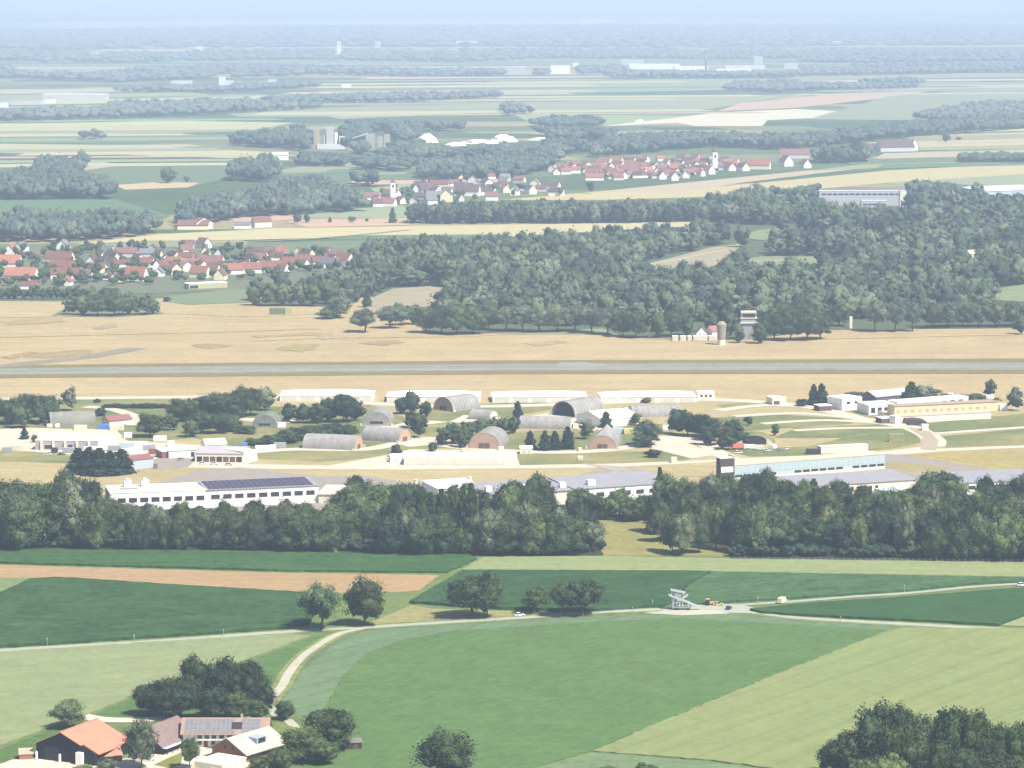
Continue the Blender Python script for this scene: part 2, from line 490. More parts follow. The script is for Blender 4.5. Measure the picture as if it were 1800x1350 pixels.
# green areas between the shelters
for pts in ([(-100, 705), (180, 700), (330, 703), (480, 715), (650, 712), (700, 730), (730, 740), (760, 730), (905, 735), (905, 765), (840, 785), (740, 790), (720, 800), (560, 812), (440, 806), (425, 790), (340, 770), (240, 778), (170, 765), (60, 760), (-100, 760)],
            [(720, 735), (760, 715), (960, 705), (970, 720), (910, 730), (905, 760), (1180, 745), (1195, 770), (1150, 772), (1075, 790), (880, 793), (730, 770)],
            [(905, 797), (1160, 793), (1235, 801), (1200, 810), (1080, 815), (905, 818)],
            [(1205, 778), (1290, 790), (1420, 785), (1480, 770), (1560, 756), (1600, 752), (1622, 763), (1618, 778), (1560, 790), (1430, 800), (1320, 803)],
            [(1250, 735), (1350, 728), (1480, 735), (1500, 745), (1400, 752), (1280, 760)],
            [(1360, 770), (1395, 752), (1560, 745), (1590, 752), (1480, 770)],
            [(1630, 744), (1800, 727), (1950, 715), (1950, 742), (1800, 752), (1640, 760)],
            [(1645, 768), (1800, 754), (1950, 745), (1950, 770), (1800, 782), (1660, 787), (1648, 780)],
            [(1480, 722), (1560, 726), (1580, 735), (1510, 735)],
            [(-100, 795), (60, 795), (130, 802), (130, 815), (-100, 808)],
            [(1260, 712), (1340, 705), (1360, 712), (1280, 722)]):
    sheet("airfield_lawn", pts, GREEN, jitter=1.5, step=14)
# concrete taxiways and pads
sheet("taxiway", [(-150, 808), (0, 783), (130, 788), (280, 808), (330, 815), (480, 817), (700, 821), (1050, 816), (1200, 811), (1300, 806), (1450, 800), (1560, 793), (1625, 785), (1650, 789), (1800, 783), (1950, 775), (1950, 779), (1800, 787), (1650, 794), (1560, 803), (1440, 812), (1280, 816), (1200, 816), (1060, 822), (700, 826), (430, 824), (300, 822), (130, 800), (0, 790), (-150, 818)], CONC, jitter=0.55, step=2.6)
sheet("apron", [(-150, 790), (-20, 755), (50, 752), (205, 756), (225, 775), (345, 782), (440, 788), (455, 806), (430, 818), (300, 818), (230, 805), (130, 792), (0, 785)], CONC, jitter=1.0, step=10)
sheet("apron", [(230, 818), (300, 800), (345, 808), (330, 822), (280, 826)], APRON)
sheet("apron", [(560, 822), (690, 798), (720, 790), (905, 793), (915, 822), (700, 826)], CONC)
ribbon("taxiway", [(-100, 703), (160, 700), (330, 698), (480, 696), (700, 712), (880, 714), (1060, 708), (1260, 703), (1420, 715), (1520, 738), (1600, 752), (1640, 772), (1640, 785)], 13, CONC)
ribbon("taxiway", [(150, 715), (200, 720), (240, 735), (235, 748)], 9, CONC)
ribbon("taxiway", [(380, 740), (430, 737), (480, 742), (520, 740)], 12, CONC)
ribbon("taxiway", [(430, 796), (520, 790), (640, 790), (730, 776), (820, 788), (950, 795), (1060, 792), (1160, 778), (1230, 775), (1262, 797), (1290, 808)], 11, CONC)
sheet("shelter_pad", [(695, 780), (735, 768), (790, 770), (800, 778), (720, 786)], CONC)
sheet("shelter_pad", [(1120, 778), (1160, 766), (1232, 768), (1250, 776), (1210, 780), (1262, 800), (1215, 806), (1150, 790)], CONC)
sheet("shelter_pad", [(905, 735), (965, 726), (1015, 735), (1020, 748), (930, 742)], CONC)
sheet("shelter_pad", [(1000, 752), (1050, 738), (1110, 725), (1120, 735), (1080, 752), (1040, 758)], CONC)
sheet("shelter_pad", [(790, 742), (815, 730), (860, 732), (820, 745)], CONC)
sheet("shelter_pad", [(625, 748), (690, 748), (730, 738), (790, 742), (690, 754)], CONC)
for pts, w in (([(1290, 732), (1400, 727), (1500, 735)], 9), ([(1340, 745), (1450, 739), (1560, 745)], 8), ([(1395, 757), (1480, 753), (1600, 752)], 8),
               ([(1260, 722), (1340, 713), (1420, 715)], 10), ([(1640, 763), (1720, 757), (1810, 751), (1900, 745)], 7), ([(1560, 716), (1700, 710), (1800, 712)], 10)):
    ribbon("taxiway", pts, w, CONC)
sheet("turning_pad", [(1596, 752), (1630, 755), (1650, 775), (1645, 792), (1618, 790), (1622, 768)], mat_field("pale_pad_concrete", alb((226, 215, 195), 770), var=0.05))
# grey apron in front of the long white halls
sheet("apron", [(300, 842), (345, 828), (420, 822), (560, 838), (640, 836), (700, 846), (790, 858), (900, 848), (1000, 840), (1045, 828), (1100, 822), (1180, 838), (1200, 850), (1180, 900), (200, 900), (250, 860)], APRON, jitter=1.0, step=10)
sheet("apron_lane", [(1020, 815), (1090, 820), (1140, 840), (1050, 842), (1080, 828)], F_("pale_apron", (222, 216, 205), 830))
sheet("airfield_grass", [(1150, 818), (1260, 812), (1266, 838), (1180, 838)], DRY)
sheet("apron", [(1540, 798), (1640, 800), (1800, 825), (1950, 835), (1950, 880), (1400, 870), (1300, 840), (1550, 838)], APRON, jitter=1.0, step=10)
sheet("airfield_grass", [(1556, 812), (1600, 815), (1680, 822), (1640, 830), (1556, 828)], F_("dull_dry_grass", (206, 198, 162), 820))
sheet("airfield_grass", [(1590, 799), (1700, 795), (1950, 790), (1950, 830), (1760, 826), (1690, 812)], F_("yellow_dry_grass", (212, 203, 156), 810, var=0.14, stretch=20))
ribbon("service_road", [(1600, 800), (1680, 813), (1760, 826), (1820, 836)], 5, F_("tan_track", (226, 208, 150), 815))

# runway with its worn shoulders
SHOULDER = F_("runway_shoulder", (176, 172, 146), 645, var=0.08)
TARMAC = F_("runway_tarmac", (188, 192, 186), 645, var=0.16, angle=0.004, stretch=220, scale=0.12, patch=0.05)
sheet("runway_shoulder", [(-250, 646), (200, 640), (900, 634), (1950, 630), (1950, 657), (900, 658), (0, 665), (-250, 668)], SHOULDER, jitter=0.8, step=25)
sheet("runway", [(-250, 652), (200, 645.5), (900, 640), (1950, 637), (1950, 650), (900, 652), (0, 659), (-250, 662)], TARMAC)
LINE = F_("faded_runway_paint", (197, 203, 200), 648, var=0.04)
ribbon("runway_marking", [(-200, 658), (0, 656.5), (450, 652), (900, 648.5), (1500, 646), (1900, 645)], 7, LINE, False)
sheet("runway_marking", [(975, 644), (985, 638), (1025, 637), (1075, 642), (1040, 646)], LINE)
ribbon("taxiway", [(-200, 662), (0, 644), (150, 628), (240, 612)], 16, F_("old_taxiway", (190, 188, 178), 640))
for pts, col in (([(60, 622), (150, 615), (160, 622), (80, 630), (40, 628)], (178, 168, 160)), ([(335, 608), (370, 604), (410, 608), (370, 614)], (178, 166, 160)),
                 ([(160, 576), (200, 570), (205, 576), (170, 580)], (180, 178, 180)), ([(555, 590), (585, 584), (590, 595), (560, 598)], (195, 190, 190)),
                 ([(485, 613), (520, 604), (562, 606), (535, 620)], (178, 182, 145)), ([(630, 604), (690, 598), (712, 602), (680, 608)], (180, 168, 158)),
                 ([(0, 628), (50, 618), (70, 620), (20, 632)], (180, 165, 150)), ([(0, 565), (110, 560), (120, 566), (20, 572)], (190, 180, 160)),
                 ([(440, 590), (560, 585), (570, 588), (450, 594)], (196, 180, 156)), ([(920, 604), (980, 598), (1000, 602), (940, 608)], (208, 200, 180))):
    sheet("worn_patch", pts, F_("worn_ground", tuple(int(v * .42 + w * .58) for v, w in zip(col, (228, 210, 176))), 600, var=0.16), jitter=5.0, step=9)
ribbon("dirt_track", [(-100, 560), (150, 556), (300, 552), (430, 556), (560, 552), (600, 549)], 5, F_("pale_dirt", (235, 216, 176), 555))
ribbon("dirt_track", [(440, 600), (590, 594), (800, 592), (900, 588), (1080, 588), (1160, 596), (1300, 600), (1450, 596), (1800, 588)], 5, F_("pale_dirt", (236, 218, 184), 590))
ribbon("dirt_track", [(-100, 596), (200, 588), (380, 584), (560, 578)], 6, F_("pale_dirt_strip", (232, 212, 170), 585))
sheet("verge_grass", [(860, 580), (1060, 576), (1130, 588), (1010, 588), (850, 586)], mat_field("verge_green", (0.17, 0.19, 0.12), var=.1))
sheet("verge_grass", [(290, 522), (440, 505), (440, 532), (330, 536), (290, 530)], mat_field("lawn_green", (0.13, 0.165, 0.09), var=.1))
sheet("verge_grass", [(90, 556), (110, 545), (150, 534), (260, 540), (290, 552), (200, 558)], mat_field("verge_dull", (0.14, 0.16, 0.095), var=.1))

# ------------------------------------------------------------------ fields between the woods and villages (farther out)
LAYER[0] = 70
MID = [
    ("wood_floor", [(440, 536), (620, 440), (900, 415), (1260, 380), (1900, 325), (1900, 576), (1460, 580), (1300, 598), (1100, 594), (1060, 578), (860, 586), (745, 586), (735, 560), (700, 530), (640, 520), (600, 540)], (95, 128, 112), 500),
    ("village_ground", [(-100, 430), (640, 425), (640, 500), (300, 515), (-100, 530)], (125, 155, 132), 470),
    ("wheat_field", [(130, 430), (280, 412), (480, 402), (720, 398), (1230, 390), (1255, 396), (1100, 404), (900, 416), (700, 415), (440, 422), (260, 424)], (222, 216, 180), 408),
    ("beet_field", [(560, 418), (620, 414), (900, 412), (860, 418), (600, 422)], (150, 165, 145), 416),
    ("grass_field", [(140, 430), (300, 426), (440, 427), (430, 432), (160, 435)], (165, 195, 175), 430),
    ("beet_field", [(430, 432), (560, 424), (760, 420), (860, 420), (720, 432), (500, 440)], (150, 185, 160), 428),
    ("stubble_field", [(500, 390), (560, 385), (720, 384), (720, 396), (540, 400)], (222, 206, 180), 390),
    ("grass_field", [(470, 378), (700, 362), (722, 368), (722, 384), (540, 384)], (165, 200, 175), 374),
    ("stubble_field", [(400, 380), (500, 375), (530, 385), (420, 396)], (218, 212, 180), 385),
    ("wheat_field", [(880, 352), (1040, 338), (1250, 330), (1560, 300), (1900, 282), (1900, 318), (1560, 322), (1300, 345), (1060, 352)], (222, 216, 184), 330),
    ("wheat_field", [(1040, 338), (1260, 316), (1420, 300), (1500, 298), (1300, 322), (1200, 340)], (206, 212, 180), 322),
    ("grass_field", [(1430, 300), (1540, 285), (1700, 280), (1680, 290), (1500, 298)], (172, 203, 185), 290),
    ("grass_field", [(1550, 322), (1900, 300), (1900, 322), (1700, 336)], (135, 172, 160), 320),
    ("wheat_field", [(1540, 252), (1640, 238), (1900, 230), (1900, 262), (1660, 262)], (225, 218, 195), 245),
    ("grass_field", [(1600, 268), (1900, 255), (1900, 270), (1700, 282)], (205, 216, 190), 266),
    ("beet_field", [(1640, 262), (1900, 250), (1900, 256), (1700, 266)], (160, 192, 190), 260),
    ("beet_field", [(-100, 352), (200, 350), (300, 380), (280, 388), (130, 400), (-100, 405)], (128, 170, 162), 375),
    ("beet_field", [(190, 300), (420, 290), (420, 310), (330, 330), (190, 326)], (135, 178, 175), 312),
    ("wheat_field", [(200, 326), (280, 320), (350, 322), (330, 330), (220, 334)], (195, 220, 175), 326),
    ("wheat_field", [(-100, 222), (300, 212), (520, 216), (420, 232), (-100, 240)], (205, 216, 190), 226),
    ("wheat_field", [(-100, 252), (250, 256), (480, 268), (460, 280), (200, 272), (-100, 268)], (208, 216, 186), 264),
    ("beet_field", [(-100, 240), (420, 236), (420, 246), (120, 250), (-100, 252)], (150, 188, 190), 244),
    ("stubble_field", [(100, 292), (170, 284), (220, 290), (150, 300)], (215, 214, 196), 292),
    ("grass_field", [(490, 300), (620, 276), (760, 272), (740, 300), (640, 320), (560, 330)], (165, 205, 195), 300),
    ("beet_field", [(480, 305), (620, 302), (640, 318), (560, 326)], (140, 185, 175), 314),
    ("grass_field", [(650, 332), (750, 318), (745, 330), (670, 345)], (205, 210, 185), 330),
    ("grass_field", [(900, 200), (1250, 205), (1100, 222), (950, 225)], (165, 208, 205), 212),
    ("quarry", [(1060, 222), (1180, 208), (1260, 198), (1400, 192), (1490, 196), (1430, 208), (1340, 212), (1200, 216)], (240, 228, 214), 205),
    ("quarry", [(1190, 216), (1350, 210), (1340, 222), (1220, 222)], (218, 208, 212), 216),
    ("stubble_field", [(1260, 196), (1300, 182), (1480, 164), (1640, 160), (1560, 172), (1400, 190)], (222, 214, 206), 178),
    ("grass_field", [(1420, 210), (1560, 170), (1800, 150), (1900, 150), (1900, 200), (1600, 212)], (150, 196, 200), 185),
    ("stubble_field", [(1600, 206), (1640, 196), (1690, 192), (1680, 200)], (224, 218, 210), 199),
    ("wheat_field", [(1440, 152), (1640, 146), (1900, 144), (1900, 152), (1500, 160)], (218, 220, 212), 150),
    ("grass_field", [(560, 158), (900, 146), (1200, 140), (1500, 142), (1400, 156), (900, 166), (560, 178)], (168, 208, 214), 158),
    ("grass_field", [(500, 194), (800, 176), (1200, 170), (1400, 166), (1250, 192), (900, 196), (600, 210)], (172, 210, 205), 188),
    ("beet_field", [(520, 186), (800, 178), (1100, 175), (900, 182), (560, 190)], (150, 192, 205), 183),
    ("grass_field", [(180, 176), (420, 166), (560, 168), (450, 176), (200, 184)], (185, 214, 220), 174),
    ("grass_field", [(400, 200), (560, 190), (640, 196), (560, 206), (420, 206)], (180, 212, 208), 199),
]
PAL = {"wheat_field": (0.33, 0.30, 0.17), "stubble_field": (0.34, 0.27, 0.18), "grass_field": (0.185, 0.22, 0.125), "beet_field": (0.095, 0.135, 0.075),  # grass and beet paler and duller, some haze put into them
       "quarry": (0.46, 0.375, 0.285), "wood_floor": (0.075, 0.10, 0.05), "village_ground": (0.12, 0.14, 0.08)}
rf = random.Random(4)
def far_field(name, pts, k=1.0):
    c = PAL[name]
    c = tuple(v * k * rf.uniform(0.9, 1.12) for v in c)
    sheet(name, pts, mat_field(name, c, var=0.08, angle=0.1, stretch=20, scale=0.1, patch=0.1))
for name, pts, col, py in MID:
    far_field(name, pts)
# narrow strips of farmland in the distance
def strips(xa, xb, ya, yb, slope, n, seed):
    r = random.Random(seed)
    y = ya
    for i in range(n):
        h = (yb - ya) / n * r.uniform(0.5, 1.1)
        y = ya + (yb - ya) * i / n
        x0 = xa + r.uniform(-60, 0.25 * (xb - xa)); x1 = xb - r.uniform(-60, 0.35 * (xb - xa))
        q = lambda x: y + slope * (x - xa) / (xb - xa)
        nm = r.choice(("wheat_field", "grass_field", "beet_field", "wheat_field", "grass_field", "stubble_field"))
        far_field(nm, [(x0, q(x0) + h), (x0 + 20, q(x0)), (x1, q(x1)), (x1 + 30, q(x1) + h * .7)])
strips(-120, 520, 212, 296, -4, 13, 3)
strips(420, 1300, 138, 208, -6, 14, 8)
strips(-120, 520, 160, 208, -10, 5, 5)
strips(1300, 1900, 136, 172, -4, 6, 12)
strips(1480, 1900, 232, 300, -8, 7, 21)
strips(500, 980, 268, 330, -6, 6, 33)
strips(-200, 2000, 84, 136, -4, 12, 41)
strips(-200, 2000, 22, 60, -2, 9, 57)
rq = random.Random(77)
for i in range(26):
    y = rq.uniform(2, 50); x = rq.uniform(-200, 1900); w = rq.uniform(60, 420); h = rq.uniform(1.2, 3.4)
    sheet("sandy_field", [(x, y), (x + w * .3, y - h), (x + w, y - h * .8), (x + w * .8, y + h * .4)], mat_field("sandy_field", tuple(v * rq.uniform(.5, 1.0) for v in (0.58, 0.52, 0.42)), var=0.08))
CLEAR = [
    ([(640, 548), (655, 525), (690, 509), (790, 502), (786, 520), (745, 545), (700, 560)], (205, 196, 168), 525),
    ([(1105, 472), (1180, 455), (1250, 436), (1300, 430), (1300, 446), (1280, 462), (1230, 476), (1150, 480)], (200, 205, 178), 455),
    ([(1300, 458), (1340, 452), (1460, 452), (1450, 464), (1310, 472)], (150, 185, 160), 462),
    ([(1720, 528), (1760, 508), (1820, 498), (1900, 496), (1900, 530), (1790, 532)], (190, 206, 160), 515),
    ([(1300, 420), (1330, 406), (1380, 400), (1345, 424)], (160, 190, 165), 412),
    ([(1690, 452), (1705, 437), (1735, 434), (1725, 452)], (215, 212, 180), 444),
]
for pts, col, py in CLEAR:
    sheet("forest_clearing", pts, mat_field("clearing_grass", (0.25, 0.22, 0.14) if col[0] > 198 else (0.16, 0.19, 0.095), var=0.1))
ribbon("forest_track", [(1120, 468), (1180, 460), (1240, 447), (1280, 440)], 4, F_("forest_track_gravel", (235, 232, 212), 455))
ribbon("forest_track", [(1300, 461), (1380, 458), (1440, 456)], 4, F_("forest_track_gravel", (228, 224, 215), 458))
ribbon("country_road", [(300, 436), (420, 427), (560, 420), (720, 405)], 5, F_("country_asphalt", (200, 205, 195), 425))

# stretches of open land that the photograph looks into past the woods
VIEWS = [c[0] for c in CLEAR] + [
    [(735, 232), (915, 230), (960, 240), (960, 254), (735, 258)], [(548, 226), (604, 226), (604, 262), (548, 262)], [(640, 232), (688, 232), (688, 258), (640, 258)],
    [(478, 266), (508, 266), (508, 283), (478, 283)], [(1100, 104), (1260, 106), (1410, 104), (1410, 124), (1100, 124)], [(1185, 208), (1350, 206), (1345, 221), (1220, 221)],
    [(1052, 222), (1190, 208), (1190, 216), (1100, 224)], [(1434, 336), (1596, 332), (1596, 368), (1560, 371), (1514, 371), (1434, 356)], [(1726, 324), (1830, 320), (1830, 350), (1730, 350)],
    [(886, 114), (934, 114), (934, 134), (886, 134)], [(966, 114), (1018, 112), (1018, 132), (966, 132)], [(376, 132), (412, 132), (412, 150), (376, 150)],
    [(-80, 440), (640, 440), (640, 486), (430, 496), (230, 502), (-80, 506)],
    [(620, 340), (700, 318), (1000, 312), (1040, 345), (700, 366)], [(955, 288), (1250, 258), (1430, 268), (1430, 298), (1040, 320)],
    [(585, 66), (606, 66), (606, 96), (585, 96)], [(0, 160), (190, 158), (190, 186), (0, 190)], [(1380, 396), (1440, 392), (1430, 404), (1370, 410)], [(900, 505), (950, 500), (960, 508), (905, 512)],
    [(1180, 498), (1230, 494), (1225, 506), (1185, 508)], [(1500, 428), (1560, 424), (1570, 432), (1500, 438)], [(1590, 492), (1640, 488), (1640, 496), (1590, 500)]]

# ------------------------------------------------------------------ trees
def ico(sub):
    bm = bmesh.new()
    bmesh.ops.create_icosphere(bm, subdivisions=sub, radius=1.0)
    V = np.array([v.co[:] for v in bm.verts]); F = np.array([[v.index for v in f.verts] for f in bm.faces])
    bm.free()
    return V, F
ICO1, ICO2 = ico(1), ico(2)

def lobe(c, r, rng, base, squash=0.85, rough=0.22):
    V, F = base
    d = 1 + rough * (rng.random(len(V)) - 0.5) * 2
    P = V * d[:, None] * np.array([r, r, r * squash])
    a = rng.random() * 6.28
    Rz = np.array([[math.cos(a), -math.sin(a), 0], [math.sin(a), math.cos(a), 0], [0, 0, 1]])
    return P @ Rz.T + np.array(c), F

def leaves(c, r, n, rng, size, squash=0.85, upper=-0.55):
    """n small bent leaf sprays round a lobe"""
    d = rng.normal(size=(n * 2, 3)); d /= np.linalg.norm(d, axis=1)[:, None]
    d = d[d[:, 2] > upper][:n]; n = len(d)
    p = np.array(c) + d * np.array([r, r, r * squash]) * (0.78 + 0.62 * rng.random((n, 1)) ** 1.7)
    nr = d + rng.normal(size=(n, 3)) * 0.75; nr /= np.linalg.norm(nr, axis=1)[:, None]
    t = np.cross(nr, rng.normal(size=(n, 3))); t /= np.linalg.norm(t, axis=1)[:, None] + 1e-9
    b = np.cross(nr, t)
    s = size * (0.6 + 0.8 * rng.random((n, 1)))
    V = np.stack([p - t * s, p + b * s * 0.7 + nr * s * 0.25, p + t * s, p - b * s * 0.7 + nr * s * 0.2], 1).reshape(-1, 3)
    k = np.arange(n)[:, None] * 4
    F = np.concatenate([k + np.array([[0, 1, 2]]), k + np.array([[0, 2, 3]])])
    return V, F

def join(parts):
    Vs, Fs, o = [], [], 0
    for V, F in parts:
        Vs.append(V); Fs.append(F + o); o += len(V)
    return np.concatenate(Vs), np.concatenate(Fs)

def crown_round(rng, n=18, low=0.18, shape=1.0, nl=85, base=ICO1, size=0.035):
    """broad crown, unit height, unit width: lobes on an uneven egg"""
    parts, zc, hz = [], (1 + low) / 2, (1 - low) / 2
    lean = rng.normal(size=2) * 0.04
    parts.append(lobe((lean[0], lean[1], zc), 0.33, rng, base, hz / 0.36, 0.2))
    for i in range(n):
        z = -0.85 + 1.75 * (i + 0.5) / n
        rr = math.sqrt(max(0.05, 1 - z * z)) * (0.80 if z > -0.3 else 0.86)
        a = i * 2.4 + rng.random() * 0.9
        k = 0.62 + 0.56 * rng.random()
        r = (0.10 + 0.13 * rng.random()) * (1.12 if abs(z) < 0.6 else 0.9)
        c = (lean[0] + math.cos(a) * rr * 0.40 * k, lean[1] + math.sin(a) * rr * 0.40 * k, zc + z * hz * 0.84 * (0.9 + 0.15 * rng.random()) * shape)
        parts.append(lobe(c, r * 0.80, rng, base, 0.85, 0.3))
        parts.append(leaves(c, r, nl, rng, size))
    V, F = join(parts)
    ph = rng.random((3, 3)) * 6.28
    for ax in range(3):                                    # no two crowns keep the same outline
        amp = 0.055 if ax < 2 else 0.035
        V[:, ax] += amp * np.sin(V[:, (ax + 1) % 3] * 7.5 + ph[ax, 0]) + amp * 0.7 * np.sin(V[:, (ax + 2) % 3] * 13 + ph[ax, 1])
    V[:, 2] = np.maximum(V[:, 2], low * 0.5)
    return V, F

def crown_poplar(rng):
    parts = []
    for i in range(16):
        z = 0.10 + 0.87 * i / 15
        w = 0.5 * (math.sin(math.pi * min(1, 0.18 + 0.80 * z)) ** 0.8) * 0.72
        for k in range(2):
            a = rng.random() * 6.28
            c = (math.cos(a) * w * 0.45, math.sin(a) * w * 0.45, z)
            r = max(0.10, w * 0.72)
            parts.append(lobe(c, r * 0.9, rng, ICO1, 0.16, 0.25))
            parts.append(leaves(c, r, 46, rng, 0.075, 0.16, -1))
    V, F = join(parts)
    V[:, 2] = np.clip(V[:, 2], 0.03, 1.03)
    return V, F

def crown_spruce(rng):
    parts = []
    n = 14
    ph = rng.random(4) * 6.28
    for i in range(n):
        z = 0.05 + 0.92 * i / (n - 1)
        w = (0.46 * (1 - z) ** 0.55 * (0.86 + 0.2 * math.sin(z * 17 + ph[0])) + 0.03)
        m = 8 if z < 0.6 else 5
        for k in range(m):
            a = 6.28 * k / m + rng.random() * 1.1
            q = 0.62 * (0.75 + 0.45 * rng.random())
            c = (math.cos(a) * w * q, math.sin(a) * w * q, z + rng.normal() * 0.012)
            parts.append(lobe(c, max(0.035, w * 0.44), rng, ICO1, 0.34, 0.34))
            parts.append(leaves(c, max(0.045, w * 0.50), 26, rng, 0.042, 0.34, -1))
    return join(parts)

def trunk_mesh(rng, name, limbs=6, top=0.55, r=0.028):
    """tapered trunk with limbs reaching into the crown (unit height, width 1)"""
    mb = MB()
    pts = [(rng.normal() * 0.012 * i, rng.normal() * 0.012 * i, top * i / 5) for i in range(6)]
    n = 8
    vs = []
    for i, p in enumerate(pts):
        rr = r * (1.35 if i == 0 else 1.0 - 0.12 * i)
        vs += [(p[0] + rr * math.cos(6.283 * k / n), p[1] + rr * math.sin(6.283 * k / n), p[2]) for k in range(n)]
    fs = [(i*n + k, i*n + (k+1) % n, (i+1)*n + (k+1) % n, (i+1)*n + k) for i in range(5) for k in range(n)]
    mb.add(vs, fs)
    for i in range(limbs):
        a = i * 2.4 + rng.random()
        z0 = 0.2 + 0.3 * rng.random()
        b = pts[min(5, int(z0 / top * 5))]
        e = (math.cos(a) * 0.3, math.sin(a) * 0.3, z0 + 0.18 + 0.12 * rng.random())
        mb.bar((b[0], b[1], z0), e, r * 0.8, r * 0.6)
    me = bpy.data.meshes.new(name)
    me.from_pydata(mb.v, [], mb.f); me.materials.append(BARK)
    me.update()
    return me

PROTO = {
    'round': [np_mesh("round_crown", *crown_round(RNG, 26, 0.12, 1.0, 240, ICO1, 0.021), FOLIAGE) for _ in range(7)],
    'open': [np_mesh("open_crown", *crown_round(RNG, 19, 0.26, 1.0, 240, ICO1, 0.021), FOLIAGE) for _ in range(5)],
    'belt': [np_mesh("belt_crown", *crown_round(RNG, 32, 0.02, 1.0, 220, ICO1, 0.020), FOLIAGE) for _ in range(8)],
    'bush': [np_mesh("bush_crown", *crown_round(RNG, 15, 0.0, 1.0, 160, ICO1, 0.030), FOLIAGE) for _ in range(4)],
    'poplar': [np_mesh("poplar_crown", *crown_poplar(RNG), FOLIAGE) for _ in range(3)],
    'spruce': [np_mesh("spruce_crown", *crown_spruce(RNG), FOLIAGE) for _ in range(3)],
}
TRUNK = {
    'round': [trunk_mesh(RNG, "tree_trunk", 6, 0.5) for _ in range(3)],
    'belt': [trunk_mesh(RNG, "tree_trunk", 4, 0.4) for _ in range(2)],
    'open': [trunk_mesh(RNG, "tree_trunk", 7, 0.62, 0.032) for _ in range(3)],
    'poplar': [trunk_mesh(RNG, "poplar_trunk", 0, 0.6, 0.06)],
    'spruce': [trunk_mesh(RNG, "spruce_trunk", 0, 0.7, 0.035)],
}
KIND_NAME = {'round': 'broadleaf_tree', 'belt': 'broadleaf_tree', 'open': 'broadleaf_tree', 'bush': 'shrub', 'poplar': 'poplar_tree', 'spruce': 'conifer_tree'}
KIND_CAT = {'round': 'tree', 'belt': 'tree', 'open': 'tree', 'bush': 'shrub', 'poplar': 'tree', 'spruce': 'tree'}
TINT = {  # leaf reflectance
    'dark': (0.046, 0.068, 0.028), 'deep': (0.030, 0.046, 0.023), 'mid': (0.068, 0.094, 0.038), 'fresh': (0.095, 0.128, 0.050),
    'grey': (0.120, 0.138, 0.085), 'yellow': (0.140, 0.150, 0.062), 'brown': (0.10, 0.085, 0.05), 'con': (0.024, 0.042, 0.031),
}
SPECS = []
def tree(px, py, hpx, wpx, kind='round', tint='mid', label=None, group=None):
    """one tree standing at survey point px, py, hpx tall and wpx broad"""
    k = random.uniform(0.88, 1.14)
    t = TINT[tint] if isinstance(tint, str) else tint
    t = (t[0] * k * random.uniform(0.94, 1.08), t[1] * k, t[2] * k * random.uniform(0.92, 1.08), 1)
    SPECS.append((px, py, hpx, wpx, kind, t, label, group))

def plant(px, py, hpx, wpx, kind, t, label, group):
    s = S(py)
    h, w = hpx / s / 1.02, wpx / s
    if kind in ('round', 'open', 'bush', 'belt'):
        h = max(1.0, h - 0.10 * w)
    p = G(px, py)
    rz = random.uniform(0, 6.28)
    me = random.choice(PROTO[kind])
    if kind == 'bush':
        o = link_mesh(KIND_NAME[kind], me)
        o.location = p; o.rotation_euler = (0, 0, rz); o.scale = (w, w, h); o.color = t
        return tag(o, label, KIND_CAT[kind], group)
    e = empty(KIND_NAME[kind], p, rz, label, KIND_CAT[kind], group)
    e.scale = (w * random.uniform(0.88, 1.15), w * random.uniform(0.88, 1.15), h)
    c = link_mesh("crown", me, e); c.color = t
    link_mesh("trunk", random.choice(TRUNK[kind]), e)
    return e

def trees(rows, label=None, group=None, kind='round', tint='mid'):
    for r in rows:
        r = list(r) + [None] * (7 - len(r))
        tree(r[0], r[1], r[2], r[3], r[4] or kind, r[5] or tint, r[6] or label, group)

